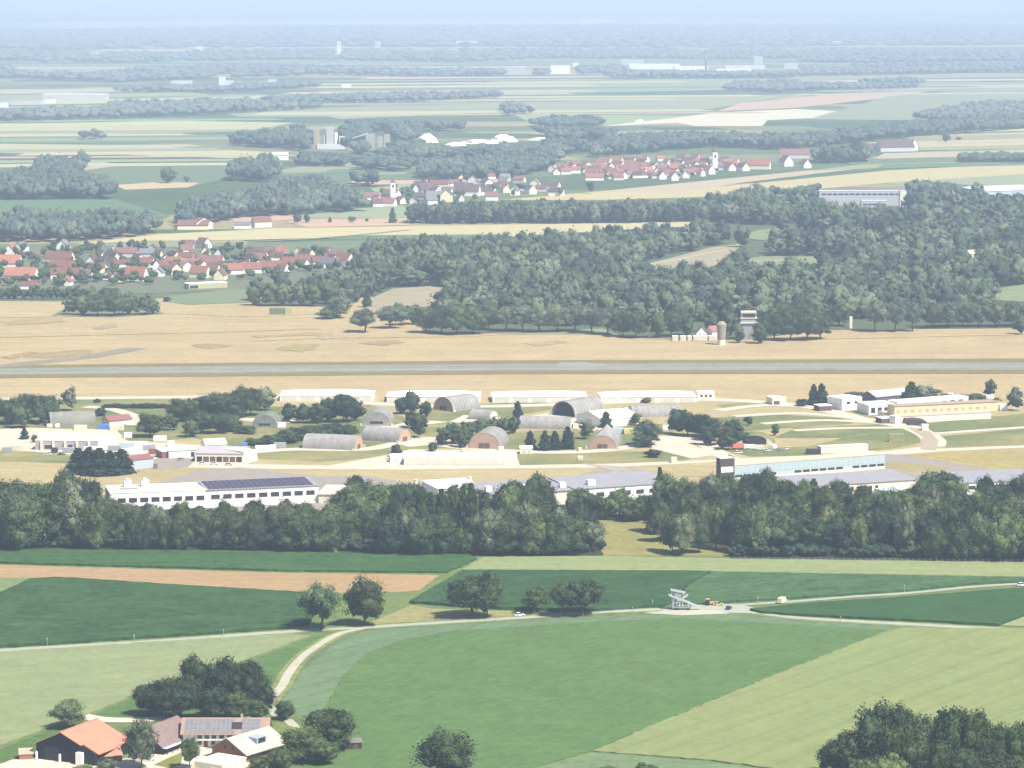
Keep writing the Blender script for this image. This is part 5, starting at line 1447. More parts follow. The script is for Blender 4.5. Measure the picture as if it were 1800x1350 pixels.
# right side of the airfield
e = bld("glazed_hall", (1291, 845), (1555, 824), 12, 7.6, 0, 'flat', PALEBLUE, TANROOF, "long hall with tan flat roof and pale blue glazed front", "hall")
L = e['_L']
PANE = mat("pale_blue_panel_glass", (0.36, 0.44, 0.47), 0.3, 0.06, 0.5, spec=0.4)
for i in range(24):
    MB().box(-L/2 + .2 + i*L/24, -L/2 + (i+1)*L/24 - .2, -0.10, 0.05, 3.6, 7.2).build("glass_panel", PANE, e)
for i in range(18):
    if i in (5, 6, 13): continue
    add_window(e, -L/2 + (i+.5)*L/18, 0, 1.6, L/18*.82, 1.3)
MB().box(-L/2, L/2, -0.12, 0.04, 0.0, 1.35).build("plinth", CREAM, e); clean(e)
e = bld("dark_tower", (1266, 846), (1291, 844.5), 5, 11.5, 0, 'flat', mat("dark_brown_cladding", (0.075, 0.06, 0.065), 0.7, 0.1, 0.4), CREAMROOF, "dark square tower at the left end of the glazed hall", "tower")
MB().box(-e['_L']/2 + .5, e['_L']/2 - .6, -0.14, 0.05, 4.4, 7.2).build("sign_band", WHITE, e)
MB().box(e['_L']/2 + .003, e['_L']/2 + .7, 0.2, 7.5, 0, 12.6).build("side_fin", PALEW, e); clean(e)
clean(bld("cream_wall_building", (1443, 798), (1526, 794), 5, 3.6, 0, 'flat', PALEW, CREAMROOF, "long low cream building right of the dark container", "hall", windows=()))
e = bld("terraced_building", (1577, 744), (1742, 736), 26, 3.6, 0, 'flat', CREAM, PINKP, "terraced building with orange yellow upper storey and white lower band", "building", ov=0)
L = e['_L']
MB().box(-L/2, L/2 + 6, 3.5, 13, 3.96, 9.2).build("upper_storey", ORANGE, e)
MB().box(-L/2 - .3, L/2 + 6.3, 3.2, 13.3, 9.21, 9.6).build("upper_roof", mat("brown_edge_roof", (0.32, 0.25, 0.18)), e)
for i in range(13):
    add_window(e, -L/2 + (i+.5)*L/13, 3.5, 5.4, 1.6 + (i % 3)*.5, 1.5, 0, mat("rust_orange_shutter", (0.48, 0.28, 0.16)))
MB().box(-L/2 + 4, -L/2 + 11, -2.5, -.02, 0, 3.0).build("porch", MAROON, e); clean(e)
clean(bld("white_terrace", (1527, 730), (1576, 728), 18, 5.6, 0, 'flat', WHITE, HROOF, "white frame building with dark openings left of the terraced building", "building", windows=[(4, .04, .98, 1.2, 4.4, .62)]))
clean(bld("long_white_roof", (1577, 718), (1702, 708), 10, 3.6, 0, 'flat', WHITE, HROOF, "long thin white roofed wing behind the terraced building", "building", windows=[(3, .6, .95, 0.9, 2.5, .6)]))
clean(bld("white_block", (1480, 722), (1515, 719), 14, 7.0, 0, 'flat', WHITE, HROOF, "white block with two small windows right of the tall conifers", "building", windows=[(2, .12, .92, 3.6, 5.2, .45)]))
clean(bld("white_annex", (1455, 716), (1479, 716), 12, 5.4, 0, 'flat', WHITE, HROOF, "low white annex behind the two tall conifers", "building"))
clean(bld("blue_roof_hall", (1540, 708), (1602, 702), 14, 3.6, 2.6, 'ridge_x', mat("dark_maroon_boards", (0.13, 0.09, 0.10)), BLUEROOF, "hall with shiny pale blue roof and dark front before the runway", "hall", ov=.6))
clean(bld("cream_house", (1358, 712), (1382, 711), 10, 4.0, 0, 'flat', CREAM, HROOF, "small cream building at the taxiway left of the conifers", "building", doors=[(.3, 4, 2.4, MAROON)]))
clean(bld("maroon_garage", (1440, 723), (1462, 722), 8, 3.0, 0, 'flat', MAROON, HROOF, "small maroon garage with white roof before the white block", "garage"))
clean(bld("maroon_garage", (1549, 745), (1572, 744), 8, 3.0, 0, 'flat', MAROON, HROOF, "small maroon garage with white roof at the bend before the terraced building", "garage"))
clean(bld("white_kiosk", (1574, 746), (1582, 745), 5, 4.4, 0, 'flat', WHITE, HROOF, "upright white kiosk beside the maroon garage at the bend", "kiosk"))
clean(bld("white_kiosk", (1621, 757), (1632, 757), 4, 3.0, 0, 'flat', WHITE, HROOF, "small white kiosk at the top of the round bend", "kiosk"))
# camouflage shelter and netted stack
o = MB().prism([(-6*math.cos(math.pi*i/12), 3.4*math.sin(math.pi*i/12)) for i in range(13)][::-1], 0, 8).build("camouflage_tent", mat("camouflage_net", (0.06, 0.06, 0.055), 0.95, 0.4, 0.8))
o.location = G(1614, 748); tag(o, "dark domed tent before the white lower band of the terraced building", "tent")
e = empty("straw_stack", G(1576, 777), 0, "pale yellow green square stack on the lawn inside the bend", "straw stack")
SN = mat("netted_straw", (0.30, 0.29, 0.145), 0.95, 0.2, 0.9)
for i in range(5):
    for j in range(3):
        o = MB().box(-.78, .78, 0, 2.2, 0, 1.5).build("straw_bale", SN, e)
        o.location = (-3.3 + i*1.65 + random.uniform(-.04, .04), random.uniform(-.1, .1), j*1.54)

# buildings between belt and airfield
e = bld("white_hall", (194, 899), (364, 893), 24, 8.6, 0, 'flat', WHITE, CREAMROOF, "long white hall with dark windows and flat cream roof at left", "hall", windows=[(8, .06, .99, 3.9, 6.2, .72)])
for k, dx in enumerate((.22, .40)):
    b = MB(); b.box(-e['_L']/2 + dx*e['_L'] - 2.0, -e['_L']/2 + dx*e['_L'] + 2.0, 16, 20, 8.96, 12.0)
    b.box(-e['_L']/2 + dx*e['_L'] - 1.0, -e['_L']/2 + dx*e['_L'] + 1.0, 17, 19, 12.0, 13.0).build("roof_unit", mat("pale_steel", (0.45, 0.46, 0.52), 0.5), e)
MB().box(-e['_L']/2 - .2, -e['_L']/2 - .003, 1, 23, .2, 8.4).build("end_cladding", mat("dark_grey_cladding", (0.10, 0.105, 0.12)), e)
MB().box(-e['_L']/2 + 6, -e['_L']/2 + 14, 8, 12, 8.955, 9.35).build("roof_light", GREYROOF, e)
clean(e)
e = bld("white_hall", (364.5, 893), (560, 884), 22, 8.6, 1.0, 'shed', WHITE, GREYROOF, "long white hall with dark windows and dark solar covered roof", "hall", windows=[(9, .02, .98, 4.1, 6.4, .72)])
L = e['_L']; k = 1.0 / 22
for i in range(18):
    x0 = -L/2 + 1 + i*(L - 3)/18; x1 = x0 + (L - 3)/18 - .35
    za, zb = 8.6 + .24 + k*1, 8.6 + .24 + k*21
    MB().add([(x0,1,za),(x1,1,za),(x1,21,zb),(x0,21,zb),(x0,1,za+.12),(x1,1,za+.12),(x1,21,zb+.12),(x0,21,zb+.12)], [(3,2,1,0),(4,5,6,7),(0,1,5,4),(1,2,6,5),(2,3,7,6),(3,0,4,7)]).build("solar_panel", SOLAR, e)
clean(e)
clean(bld("cream_lean_to", (560, 885), (600, 886), 20, 4.6, 1.2, 'shed', CREAM, CREAMROOF, "cream lean to roof at the right end of the solar covered hall", "shed"))
clean(bld("white_shed", (156, 888), (180, 886), 6, 3.4, .6, 'shed', WHITE, HROOF, "small white shed left of the long white hall's end", "shed", ov=.3))
e = bld("grey_roof_hall", (848, 896), (1010, 887), 30, 7.0, 1.4, 'shed', CREAM, GREYROOF, "long cream hall with blue grey roof and white roof boxes, left part", "hall", windows=[(6, .05, .7, 3.0, 5.0, .5)])
for i in range(5):
    MB().box(-e['_L']/2 + 4 + i*9.5, -e['_L']/2 + 7 + i*9.5, 6, 9, 7.6, 10.0).build("roof_box", WHITE, e)
clean(e)
e = bld("grey_roof_hall", (1011, 887), (1186, 874), 30, 7.4, 1.6, 'shed', WHITE, GREYROOF, "long white hall with blue grey roof, right part by the poplar", "hall", windows=[(7, .05, .98, 3.0, 5.2, .6)])
MB().box(-e['_L']/2 + 10, -e['_L']/2 + 14, 6, 9, 7.9, 10.4).build("roof_box", WHITE, e); clean(e)
clean(bld("white_roof_hall", (770, 885), (846, 880), 22, 7, 1, 'shed', WHITE, mat("pale_grey_roof", (0.5, 0.5, 0.5)), "pale roofed hall peeping out between the poplars", "hall"))
for px, py, hm, lab in ((731, 893, 13.5, "slim white chimney left of the poplars"), (826, 870, 8.5, "short white chimney above the poplars")):
    e = empty("chimney_stack", G(px, py), 0, lab, "chimney")
    MB().cyl(0, 0, 0, hm, 0.85, 0.75, 14).build("shaft", WHITE, e); MB().cyl(0, 0, hm, hm + .5, 0.95, 0.95, 14).build("cap", CREAM, e)
clean(bld("small_roof", (590, 902), (664, 898), 10, 3.0, 1.0, 'shed', mat("pale_green_sheet", (0.34, 0.40, 0.38)), mat("pale_green_roof", (0.46, 0.52, 0.49)), "low pale green roof sunk among the belt trees", "shed"))
clean(bld("grey_roof_hall", (1395, 880), (1610, 866), 26, 6.5, 1.4, 'shed', CREAM, GREYROOF, "long hall with blue grey roof below the glazed hall", "hall", windows=[(5, .45, .7, 3, 5, .5)]))
clean(bld("white_house", (1553, 888), (1590, 885), 9, 6.6, 0, 'flat', WHITE, PALEBLUE, "small white house with two dark windows among the belt trees", "house", windows=[(2, .1, .9, 3.4, 5.6, .42)]))
clean(bld("grey_roof_hall", (1690, 872), (1830, 866), 26, 6.5, 1.4, 'shed', WHITE, GREYROOF, "blue grey roofed hall at the right edge behind the trees", "hall", windows=[(6, .05, .98, 3, 5, .6)]))

# ---- tower and huts at the wood's edge beyond the runway
e = empty("control_tower", G(1316, 598), 0, "grey control tower with glazed cabin at the wood's edge", "control tower")
GT = mat("tower_grey", (0.29, 0.285, 0.29), 0.8, 0.06)
MB().box(-4.5, 9.5, 0, 9, 0, 12.0).build("base_block", GT, e)
MB().box(-6, 11, -1, 10, 12.0, 12.9).build("lower_deck", PALEW, e)
MB().box(-5.5, 5.5, .5, 8, 12.9, 15.4).build("middle_storey", GT, e)
MB().box(-6.2, 6.0, 0, 8.5, 15.4, 16.1).build("upper_deck", PALEW, e)
MB().box(-4.6, 4.6, 1, 7.5, 16.1, 19.2).build("cabin", GLASS_DARK, e)
MB().box(-5.4, 5.4, .2, 8.3, 19.2, 20.4).build("cabin_roof", PALEW, e)
for s in (-1, 1):
    MB().bar((s*4.7, .9, 16.1), (s*5.2, .3, 19.2), .5).build("cabin_post", PALEW, e)
e = empty("water_tank_tower", G(1268, 606), 0, "pale round topped tower standing before the wood's red roofs", "tower")
PT = mat("pale_stone_paint", C((214, 210, 200), 590), .85, .05)
MB().cyl(0, 0, 0, 3.6, 2.7, 2.7, 18).build("foot", CREAM, e); MB().cyl(0, 0, 3.6, 14.5, 2.7, 3.6, 18).build("shaft", PT, e)
MB().cyl(0, 0, 14.5, 16.6, 3.6, 1.6, 18).build("cap", PT, e)
RED_T = mat("red_roof_tiles", (0.27, 0.13, 0.11), .85, .1, .5)
clean(bld("red_roof_house", (1224, 595), (1244, 595), 8, 4, 4.5, 'ridge_y', WHITE, RED_T, "red roofed gabled house left of the pale round topped tower", "house", ov=.5, windows=[(2, .15, .85, 1.5, 2.9, .4)]))
clean(bld("red_roof_house", (1252, 595), (1264, 594), 8, 5, 3.5, 'ridge_x', WHITE, RED_T, "narrow red roofed house touching the pale round topped tower", "house", ov=.4))
for i, (x0, x1) in enumerate(((1182, 1192), (1196, 1206), (1209, 1216), (1219, 1243), (1246, 1262))):
    lab = ["leftmost white garage under the trees at the wood's edge", "second white garage from left at the wood's edge", "narrow white garage, third from left at the wood's edge", "long white garage before the red gabled house", "white garage touching the pale tower's foot"][i]
    clean(bld("garage", (x0, 599), (x1, 599), 5, 3.0, 0, 'flat', PALEW, CREAMROOF, lab, "garage", "white garages at the wood's edge", doors=[(.5, (x1-x0)/S(599)*.7, 2.3, PALEW)]))
for px, py, hm, lab in ((1143, 594, 14, "slim yellowish post beside the dark narrow tree"),):
    e = empty("signal_mast", G(px, py), 0, lab, "mast")
    MB().cyl(0, 0, 0, hm, .5, .35, 8).build("pole", CREAM, e); MB().box(-2, -.5, -.4, .4, 0, 5.5).build("cabinet", mat("yellow_paint", (0.5, 0.44, 0.2)), e)
e = empty("antenna_screen", G(1491, 578), 0, "pale yellow pillar between trees at the wood's edge", "pillar")
MB().box(1, 3, 0, 2, 0, 9).build("pillar", CREAM, e)
clean(bld("pale_house", (1153, 560), (1166, 560), 8, 9, 0, 'flat', mat("far_white_wall", (0.7, 0.7, 0.7)), HROOF, "white flat roofed block rising left among the wood's trees", "house"))
clean(bld("pale_house", (1184, 560), (1199, 560), 8, 9.5, 0, 'flat', mat("far_white_wall", (0.7, 0.7, 0.7)), HROOF, "white flat roofed block rising right among the wood's trees", "house"))
clean(bld("pale_house", (1437, 552), (1452, 552), 8, 7, 0, 'flat', mat("far_pale_wall", C((206, 218, 200), 550)), HROOF, "pale block at the upper right of the dark tree mass", "house"))
e = empty("signboard_wall", G(494, 553), 0, "green and yellow box on the tan grass beyond the runway", "signboard")
MB().box(-9, 3.2, 0, 2.4, 0, 5).build("green_panel", mat("green_board", (0.13, 0.16, 0.10)), e); MB().box(3.25, 8, 0, 2.4, 0, 5.2).build("yellow_panel", mat("yellow_board", (0.36, 0.36, 0.16)), e)

# ---- school complex and hall in the upper right wood
SG = mat("far_grey_render", (0.42, 0.42, 0.45), .85, .05)
SGR = mat("far_grey_roof", (0.45, 0.45, 0.48), .8, .05)
SW = mat("far_cream_render", (0.75, 0.72, 0.58), .85, .05)
e = bld("school_building", (1440, 362), (1585, 362), 16, 17, 0, 'flat', SG, SGR, "long grey school block in the upper right wood", "school", windows=[(14, .02, .98, 12.5, 14.5, .8)])
clean(e)
clean(bld("school_wing", (1514, 372), (1560, 372), 14, 12, 0, 'flat', SG, SGR, "lower grey wing in front of the long school block", "school", windows=[(5, .05, .95, 7, 9, .85), (5, .05, .95, 3, 5, .85)]))
clean(bld("school_stair_block", (1582, 368), (1593, 368), 12, 21, 0, 'flat', SW, SGR, "cream end block at the right of the grey school", "school"))
clean(bld("sports_hall", (1726, 356), (1830, 352), 40, 13, 3, 'shed', mat("far_blue_cladding", (0.40, 0.48, 0.52)), mat("far_white_roof", (0.62, 0.66, 0.70)), "large pale blue hall cut by the right edge, upper wood", "hall", windows=[(4, .05, .95, 2, 9, .5)]))
clean(bld("cream_barn", (1700, 458), (1732, 455), 14, 6, 2.5, 'ridge_x', SW, mat("far_straw_roof", (0.55, 0.50, 0.33)), "cream barn in the small clearing at the right of the wood", "barn"))

# ------------------------------------------------------------------ the farm
BLACKW = mat("black_stained_boards", (0.022, 0.022, 0.026), 0.85, 0.25, 0.8)
REDROOF = mat("bright_red_roof_tiles", (0.58, 0.19, 0.125), 0.8, 0.07, 0.35)
BROWNROOF = mat("brown_roof_tiles", (0.185, 0.135, 0.125), 0.85, 0.14, 0.6)
SALMON = mat("salmon_roof_tiles", (0.28, 0.195, 0.15), 0.85, 0.10, 0.6)
PALEROOF = mat("pale_grey_new_roof", (0.37, 0.355, 0.30), 0.7, 0.06, 0.5)
BRICK = mat("warm_brown_boards", (0.27, 0.135, 0.085), 0.85, 0.14, 0.8)
DARKB = mat("dark_brown_boards", (0.055, 0.036, 0.034), 0.85, 0.2, 0.8)

def slab(mb, q, th):
    """four corners (ccw seen from above) thickened upwards"""
    vs = list(q) + [(x, y, z + th) for x, y, z in q]
    return mb.add(vs, [(3,2,1,0),(4,5,6,7),(0,1,5,4),(1,2,6,5),(2,3,7,6),(3,0,4,7)])

def barn():
    A, B = G(64, 1334), G(168, 1347)
    e = empty("barn", (A + B) / 2, math.atan2(B.y - A.y, B.x - A.x), "black boarded barn with a bright red roof at the farm's left end", "barn")
    L = (B - A).length; W = 20.0
    xl, xr, xa = -L/2, L/2, -L*0.06
    zl, zr, za = 5.2, 4.0, 9.8
    MB().prism([(xl, 0), (xr, 0), (xr, zr), (xa, za), (xl, zl)], 0, W).build("wall", BLACKW, e)
    mb = MB(); o = 0.9
    kl, kr = (za - zl)/(xa - xl), (za - zr)/(xr - xa)
    slab(mb, [(xl - o, -o, zl - kl*o + .06), (xa, -o, za + .06), (xa, W + o, za + .06), (xl - o, W + o, zl - kl*o + .06)], .22)
    slab(mb, [(xa, -o, za + .06), (xr - 5.0, -o, za - kr*(xr - 5.0 - xa) + .06), (xr - 5.0, W + o, za - kr*(xr - 5.0 - xa) + .06), (xa, W + o, za + .06)], .22)
    slab(mb, [(xr - 4.998, .6, za - kr*(xr - 5.0 - xa) + .06), (xr + o, .6, zr - kr*o + .06), (xr + o, W + o, zr - kr*o + .06), (xr - 4.998, W + o, za - kr*(xr - 5.0 - xa) + .06)], .22)
    r = mb.build("roof", REDROOF, e)
    MB().bar((xa, -o, za + .33), (xa, W + o, za + .33), .5, .25).build("ridge_tile_row", mat("ridge_tiles", (0.55, 0.19, 0.13)), r)
    MB().box(xl + 3.2, xl + 8.6, -.12, .05, .05, 4.6).build("door", mat("barn_door_boards", (0.030, 0.031, 0.037), .8, .2, 1.0), e)
    MB().box(xr - 6.6, xr - 4.4, -1.6, -.02, 0, 4.1).build("white_pier", WHITE, e)
    for x in (xl + 0.9, xl + 9.9):
        MB().box(x - .28, x + .28, -1.5, -.95, 0, 2.9).build("post", WHITE, e)
    for i in range(int(L / 1.1)):
        x = xl + .5 + i * 1.1
        zt = (zl + kl*(x - xl)) if x < xa else (za - kr*(x - xa))
        if xl + 3 < x < xl + 8.8 or xr - 6.8 < x < xr - 4.2: continue
        MB().box(x - .05, x + .05, -.055, .01, .1, zt - .25).build("board_batten", BLACKW, e)
barn()
clean(bld("lean_to_shed", (179, 1341), (215, 1338), 4.5, 2.0, 1.7, 'shed', DARKB, mat("rusty_brown_roof", (0.36, 0.20, 0.15), .85, .12, .8), "low open shed with rusty brown roof right of the black barn", "shed", ov=.3))
clean(bld("firewood_shed", (34, 1336), (58, 1335), 3.5, 1.8, 1.0, 'shed', BRICK, mat("dusty_boards", (0.40, 0.30, 0.22)), "little brown lean to at the black barn's left corner", "shed", ov=.2))

e = bld("farm_wing", (284, 1327), (341, 1304), 13.5, 3.0, 5.0, 'ridge_x', DARKB, BROWNROOF, "farm building with a brown tiled roof left of the solar roof", "farm building", ov=.8, chimney=((-6, 8.5, 3.6),))
L = e['_L']
MB().box(-L/2 - .6, L/2 + .6, -2.4, -.82, 2.30, 2.45).build("eaves_glazing", mat("pale_blue_sheeting", (0.50, 0.53, 0.56), .4, .05), e)
for i in range(7):
    MB().box(-L/2 + .3 + i*(L - .8)/6, -L/2 + .5 + i*(L - .8)/6, -2.2, -2.0, 0, 2.295).build("post", DARKB, e)
clean(e)

e = bld("farmhouse", (322, 1314), (469, 1314), 12.0, 4.9, 3.6, 'ridge_x', WHITE, SALMON, "white farmhouse with rows of solar panels on its salmon roof", "farmhouse", ov=.9,
        doors=[(.27, 1.3, 2.2, DOOR_WOOD), (.62, 1.3, 2.2, DOOR_WOOD)], chimney=((5, 7.5, 2.8),))
L = e['_L']; k = 3.6 / 6.0
def on_roof(x0, x1, y0, y1, m, nm, lift=.24, th=.10):
    z0, z1 = 4.9 + k*y0 + lift, 4.9 + k*y1 + lift
    return slab(MB(), [(x0, y0, z0), (x1, y0, z1*0 + z0), (x1, y1, z1), (x0, y1, z1)], th).build(nm, m, e)
PV = mat("blue_grey_solar_glass", (0.15, 0.155, 0.17), 0.5, 0.15, 0.6, spec=0.5)
for g0, n in ((.015, 5), (.285, 6), (.70, 4)):
    for i in range(n):
        x0 = -L/2 + g0*L + i*1.52
        for j in range(3):
            on_roof(x0 + .06, x0 + 1.30, -.55 + j*2.0, 1.38 + j*2.0, PV, "solar_panel")
on_roof(-L/2 + .575*L, -L/2 + .575*L + 3.4, 1.2, 3.9, GLASS_DARK, "roof_window", .26, .16)
for x in (.20, .285, .37, .46, .56): add_window(e, -L/2 + x*L, 0, 3.0, 1.6, 1.35, frame=True)
for x in (.20, .36, .46): add_window(e, -L/2 + x*L, 0, .9, 1.25, 1.3, frame=True)
MB().box(-L/2 + .17*L, -L/2 + .52*L, -1.3, -.02, 2.62, 2.78).build("balcony", PALEW, e)
clean(e)

e = bld("brick_house", (373, 1330), (433, 1341), 19.0, 3.3, 3.9, 'ridge_y', BRICK, PALEROOF, "brown gabled house with a pale grey roof and roof window", "house", ov=1.3,
        windows=[(3, .12, .88, 0.9, 2.0, .32), (2, .28, .72, 3.5, 4.5, .30)], doors=[(.88, 1.0, 2.1, DOOR_WOOD)])
L = e['_L']; kk = 3.9 / (L/2)
r = [c for c in e.children if c.name.startswith("roof")][0]
d = MB(); z = 3.3 + 3.9 - kk*1.6
d.add([(1.6, 7.2, z + .15), (5.6, 7.2, z - kk*4 + .15), (5.6, 12.2, z - kk*4 + .15), (1.6, 12.2, z + .15), (5.6, 7.2, z + .05), (5.6, 12.2, z + .05)], [(0,1,4), (1,2,5,4), (2,3,5), (0,4,5,3)])
d.build("dormer", mat("blue_grey_zinc", (0.30, 0.34, 0.39), .45, .06), r)
MB().box(5.58, 5.68, 8.0, 11.4, z - kk*4 + .5, z - .1).build("dormer_window", GLASS_DARK, r)
for y in (3, 9, 15):
    o = add_window(e, L/2, y, 1.0, 1.2, 1.2, math.pi/2)
clean(e)
e = bld("garage", (342, 1355), (391, 1363), 12.5, 3.0, 0, 'flat', CREAM, mat("pale_flat_roof", (0.66, 0.60, 0.50), .9, .06), "flat roofed cream garage in front of the brown gabled house", "garage", doors=[(.30, 2.6, 2.2, PALEW), (.72, 2.6, 2.2, WHITE)])
for i in range(4):
    MB().box(e['_L']/2 + .003, e['_L']/2 + .35, 1 + i*3.1, 1.5 + i*3.1, 0, 2.7).build("pier", PALEW, e)
clean(e)
clean(bld("wooden_hut", (608, 1319), (636, 1318), 4.2, 2.4, .5, 'shed', DARKB, mat("grey_board_roof", (0.17, 0.16, 0.15)), "small dark wooden hut at the edge of the beet field", "hut", ov=.25, doors=[(.62, 1.3, 1.9, MAROON)]))

# ------------------------------------------------------------------ road works and vehicles
STEEL = mat("pale_grey_steel", (0.46, 0.48, 0.49), .5, .1, .6, spec=.3)
DSTEEL = mat("belt_grey", (0.26, 0.28, 0.29), .7, .12, .6)
TYRE = mat("black_tyre", (0.02, 0.02, 0.022), .9, .1, 1.0)
e = empty("conveyor_machine", G(1200, 1072), 0, "pale grey machine with two crossing inclined conveyors beside the road", "conveyor machine")
e.scale = (0.86, 0.86, 0.84)
def belt(a, b, w, nm):
    o = MB().bar(a, b, w, .35).build(nm, STEEL, e)
    up = Vector((0, 0, .2))
    MB().bar(Vector(a) + up, Vector(b) + up, w * .7, .12).build("belt", DSTEEL, o)
    for s in (-1, 1):
        MB().bar(Vector(a) + Vector((0, s*w*.46, .45)), Vector(b) + Vector((0, s*w*.46, .45)), .12, .5).build("side_rail", STEEL, o)
belt((8.2, -0.5, 1.2), (-6.6, -0.5, 7.2), 1.3, "conveyor")
belt((-8.0, 2.2, .5), (2.6, 2.2, 6.6), 1.3, "conveyor")
belt((-5.6, .8, 9.4), (1.2, .8, 8.0), 1.5, "conveyor")
MB().add([(-3.4,-.9,6.3),(-1.2,-.9,6.2),(-1.2,1.4,6.2),(-3.4,1.4,6.3),(-4.4,-1.4,8.3),(-.4,-1.4,7.9),(-.4,2.0,7.9),(-4.4,2.0,8.3)], [(3,2,1,0),(0,1,5,4),(1,2,6,5),(2,3,7,6),(3,0,4,7)]).build("hopper", STEEL, e)
for x0 in (-5.2, -2.6, 0.6):
    for y in (-.7, 2.3):
        MB().bar((x0 * .8 - .6, y, 1.4), (x0, y, 8.6), .2).build("strut", STEEL, e)
for x0, z in ((-5, 3.2), (-5, 5.6)):
    MB().bar((-5.0, -.7, z), (.2, -.7, z + .8), .16).build("strut", STEEL, e)
MB().box(-5, 4, -.9, 2.8, .9, 1.5).build("chassis", DSTEEL, e)
for x0, x1, zt in ((-4.5, -4.0, 7.0), (-1.5, -1.0, 6.4), (2.5, 3.2, 3.9)):
    for y in (-.8, 2.6):
        MB().bar((x0, y, 1.4), (x1, y, zt), .28).build("leg", STEEL, e)
for x in (-3.5, -2.3, 2.4):
    for y in (-1.1, 3.0):
        MB().wheel(x, y, .55, .55, .35).build("wheel", TYRE, e)

def vehicle(px, py, kind, col, label, rz=0.0, group=None):
    paint = mat("vehicle_paint_%d" % int(sum(col)*1000), col, .3, .03, 1.0, spec=.5)
    L, W, hb, hc = {'car': (4.3, 1.8, .85, 1.48), 'van': (5.4, 2.0, 1.1, 2.4), 'truck': (8.5, 2.5, 1.1, 3.4), 'tractor': (3.8, 2.0, 1.5, 2.7)}[kind]
    e = empty({'car': 'parked_car', 'van': 'delivery_van', 'truck': 'box_truck', 'tractor': 'tractor'}[kind], G(px, py), R(rz), label, {'car': 'car', 'van': 'van', 'truck': 'truck', 'tractor': 'tractor'}[kind], group)
    if kind == 'car':
        MB().prism([(-L/2, .32), (L/2, .32), (L/2, .68), (L/2 - .9, hb), (-L/2 + .2, hb + .02), (-L/2, .7)], -W/2, W/2).build("body", paint, e)
        MB().prism([(-L/2 + .3, hb + .025), (L/2 - 1.15, hb + .005), (L/2 - 1.9, hc - .06), (-L/2 + .9, hc - .06)], -W/2 + .12, W/2 - .12).build("window_band", GLASS_DARK, e)
        MB().box(-L/2 + .95, L/2 - 1.95, -W/2 + .14, W/2 - .14, hc - .055, hc).build("roof", paint, e)
    elif kind == 'van':
        MB().prism([(-L/2, .35), (L/2, .35), (L/2, 1.0), (L/2 - .7, 1.25), (L/2 - 1.4, hc), (-L/2, hc)], -W/2, W/2).build("body", paint, e)
        MB().prism([(L/2 - 1.0, 1.28), (L/2 - .66, 1.28), (L/2 - 1.32, 2.15), (L/2 - 1.55, 2.15)], -W/2 - .02, W/2 + .02).build("windscreen", GLASS_DARK, e)
    elif kind == 'truck':
        MB().box(-L/2, L/2 - 2.3, -W/2, W/2, .95, hc).build("load_box", paint, e)
        MB().prism([(L/2 - 2.15, .5), (L/2, .5), (L/2, 1.5), (L/2 - .35, 2.75), (L/2 - 2.15, 2.75)], -W/2 + .08, W/2 - .08).build("cab", WHITE, e)
        MB().box(L/2 - .42, L/2 + .02, -W/2 + .2, W/2 - .2, 1.55, 2.4).build("windscreen", GLASS_DARK, e)
        MB().box(-L/2, L/2 - .2, -W/2 + .4, W/2 - .4, .55, .945).build("chassis", DSTEEL, e)
    else:
        MB().prism([(-.2, .7), (L/2, .7), (L/2, 1.35), (L/2 - .3, hb), (-.2, hb)], -.5, .5).build("bonnet", paint, e)
        MB().box(-L/2 + .2, -.22, -.8, .8, .8, hc - .15).build("cab", GLASS_DARK, e)
        MB().box(-L/2 + .1, -.1, -.9, .9, hc - .145, hc).build("cab_roof", paint, e)
    r1, r2 = {'car': (.33, .33), 'van': (.36, .36), 'truck': (.5, .5), 'tractor': (.5, .85)}[kind]
    for x, r in ((L/2 - .85, r1), (-L/2 + .9, r2)):
        for s in (-1, 1):
            MB().wheel(x, s*(W/2 - .06), r, r, .26).build("wheel", TYRE, e)
    for s in (-1, 1):
        MB().box(L/2 - .05, L/2 + .03, s*W*.36 - .15, s*W*.36 + .15, .62, .8).build("headlight", PALEW, e)
    return e
vehicle(1248, 1064, 'tractor', (0.72, 0.33, 0.05), "orange yellow tractor on the road right of the pale conveyor machine", 5)
vehicle(1262, 1064, 'car', (0.60, 0.42, 0.16), "sandy coloured car close behind the orange tractor", 4)
vehicle(1281, 1071, 'car', (0.03, 0.045, 0.09), "dark blue car at the road junction right of the conveyor machine", 70)
vehicle(1375, 1060, 'van', (0.80, 0.72, 0.45), "cream yellow van driving away on the upper narrow road", 62)
vehicle(1796, 1030, 'car', (0.75, 0.76, 0.78), "white car at the right edge on the upper narrow road", 15)
vehicle(913, 1083, 'car', (0.75, 0.75, 0.74), "white car parked in shade under the small airy roadside tree", 20)
vehicle(1301, 790, 'truck', (0.62, 0.16, 0.13), "red box truck parked left before the grassy bunker", 8)
for i, (px, py, k, c, rz, lab) in enumerate([
    (1322, 789, 'van', (.78, .78, .76), 5, "white van right beside the red truck before the bunker"), (1336, 791, 'van', (.76, .76, .74), -12, "second white van from the red truck before the bunker"),
    (1350, 793, 'car', (.70, .70, .70), 30, "pale car right of the two white vans before the bunker"), (1360, 789, 'van', (.74, .75, .76), 60, "white van parked askew right of the bunker mouth"),
    (1372, 793, 'car', (.25, .26, .28), 10, "grey car before the bunker, right of the vans"), (1384, 790, 'car', (.70, .71, .72), 75, "silver car at the right end of the bunker's parked row"),
    (1298, 797, 'car', (.80, .80, .78), 0, "white car in front of the red box truck")]):
    vehicle(px, py, k, c, lab, rz, "vehicles parked before the bunker")
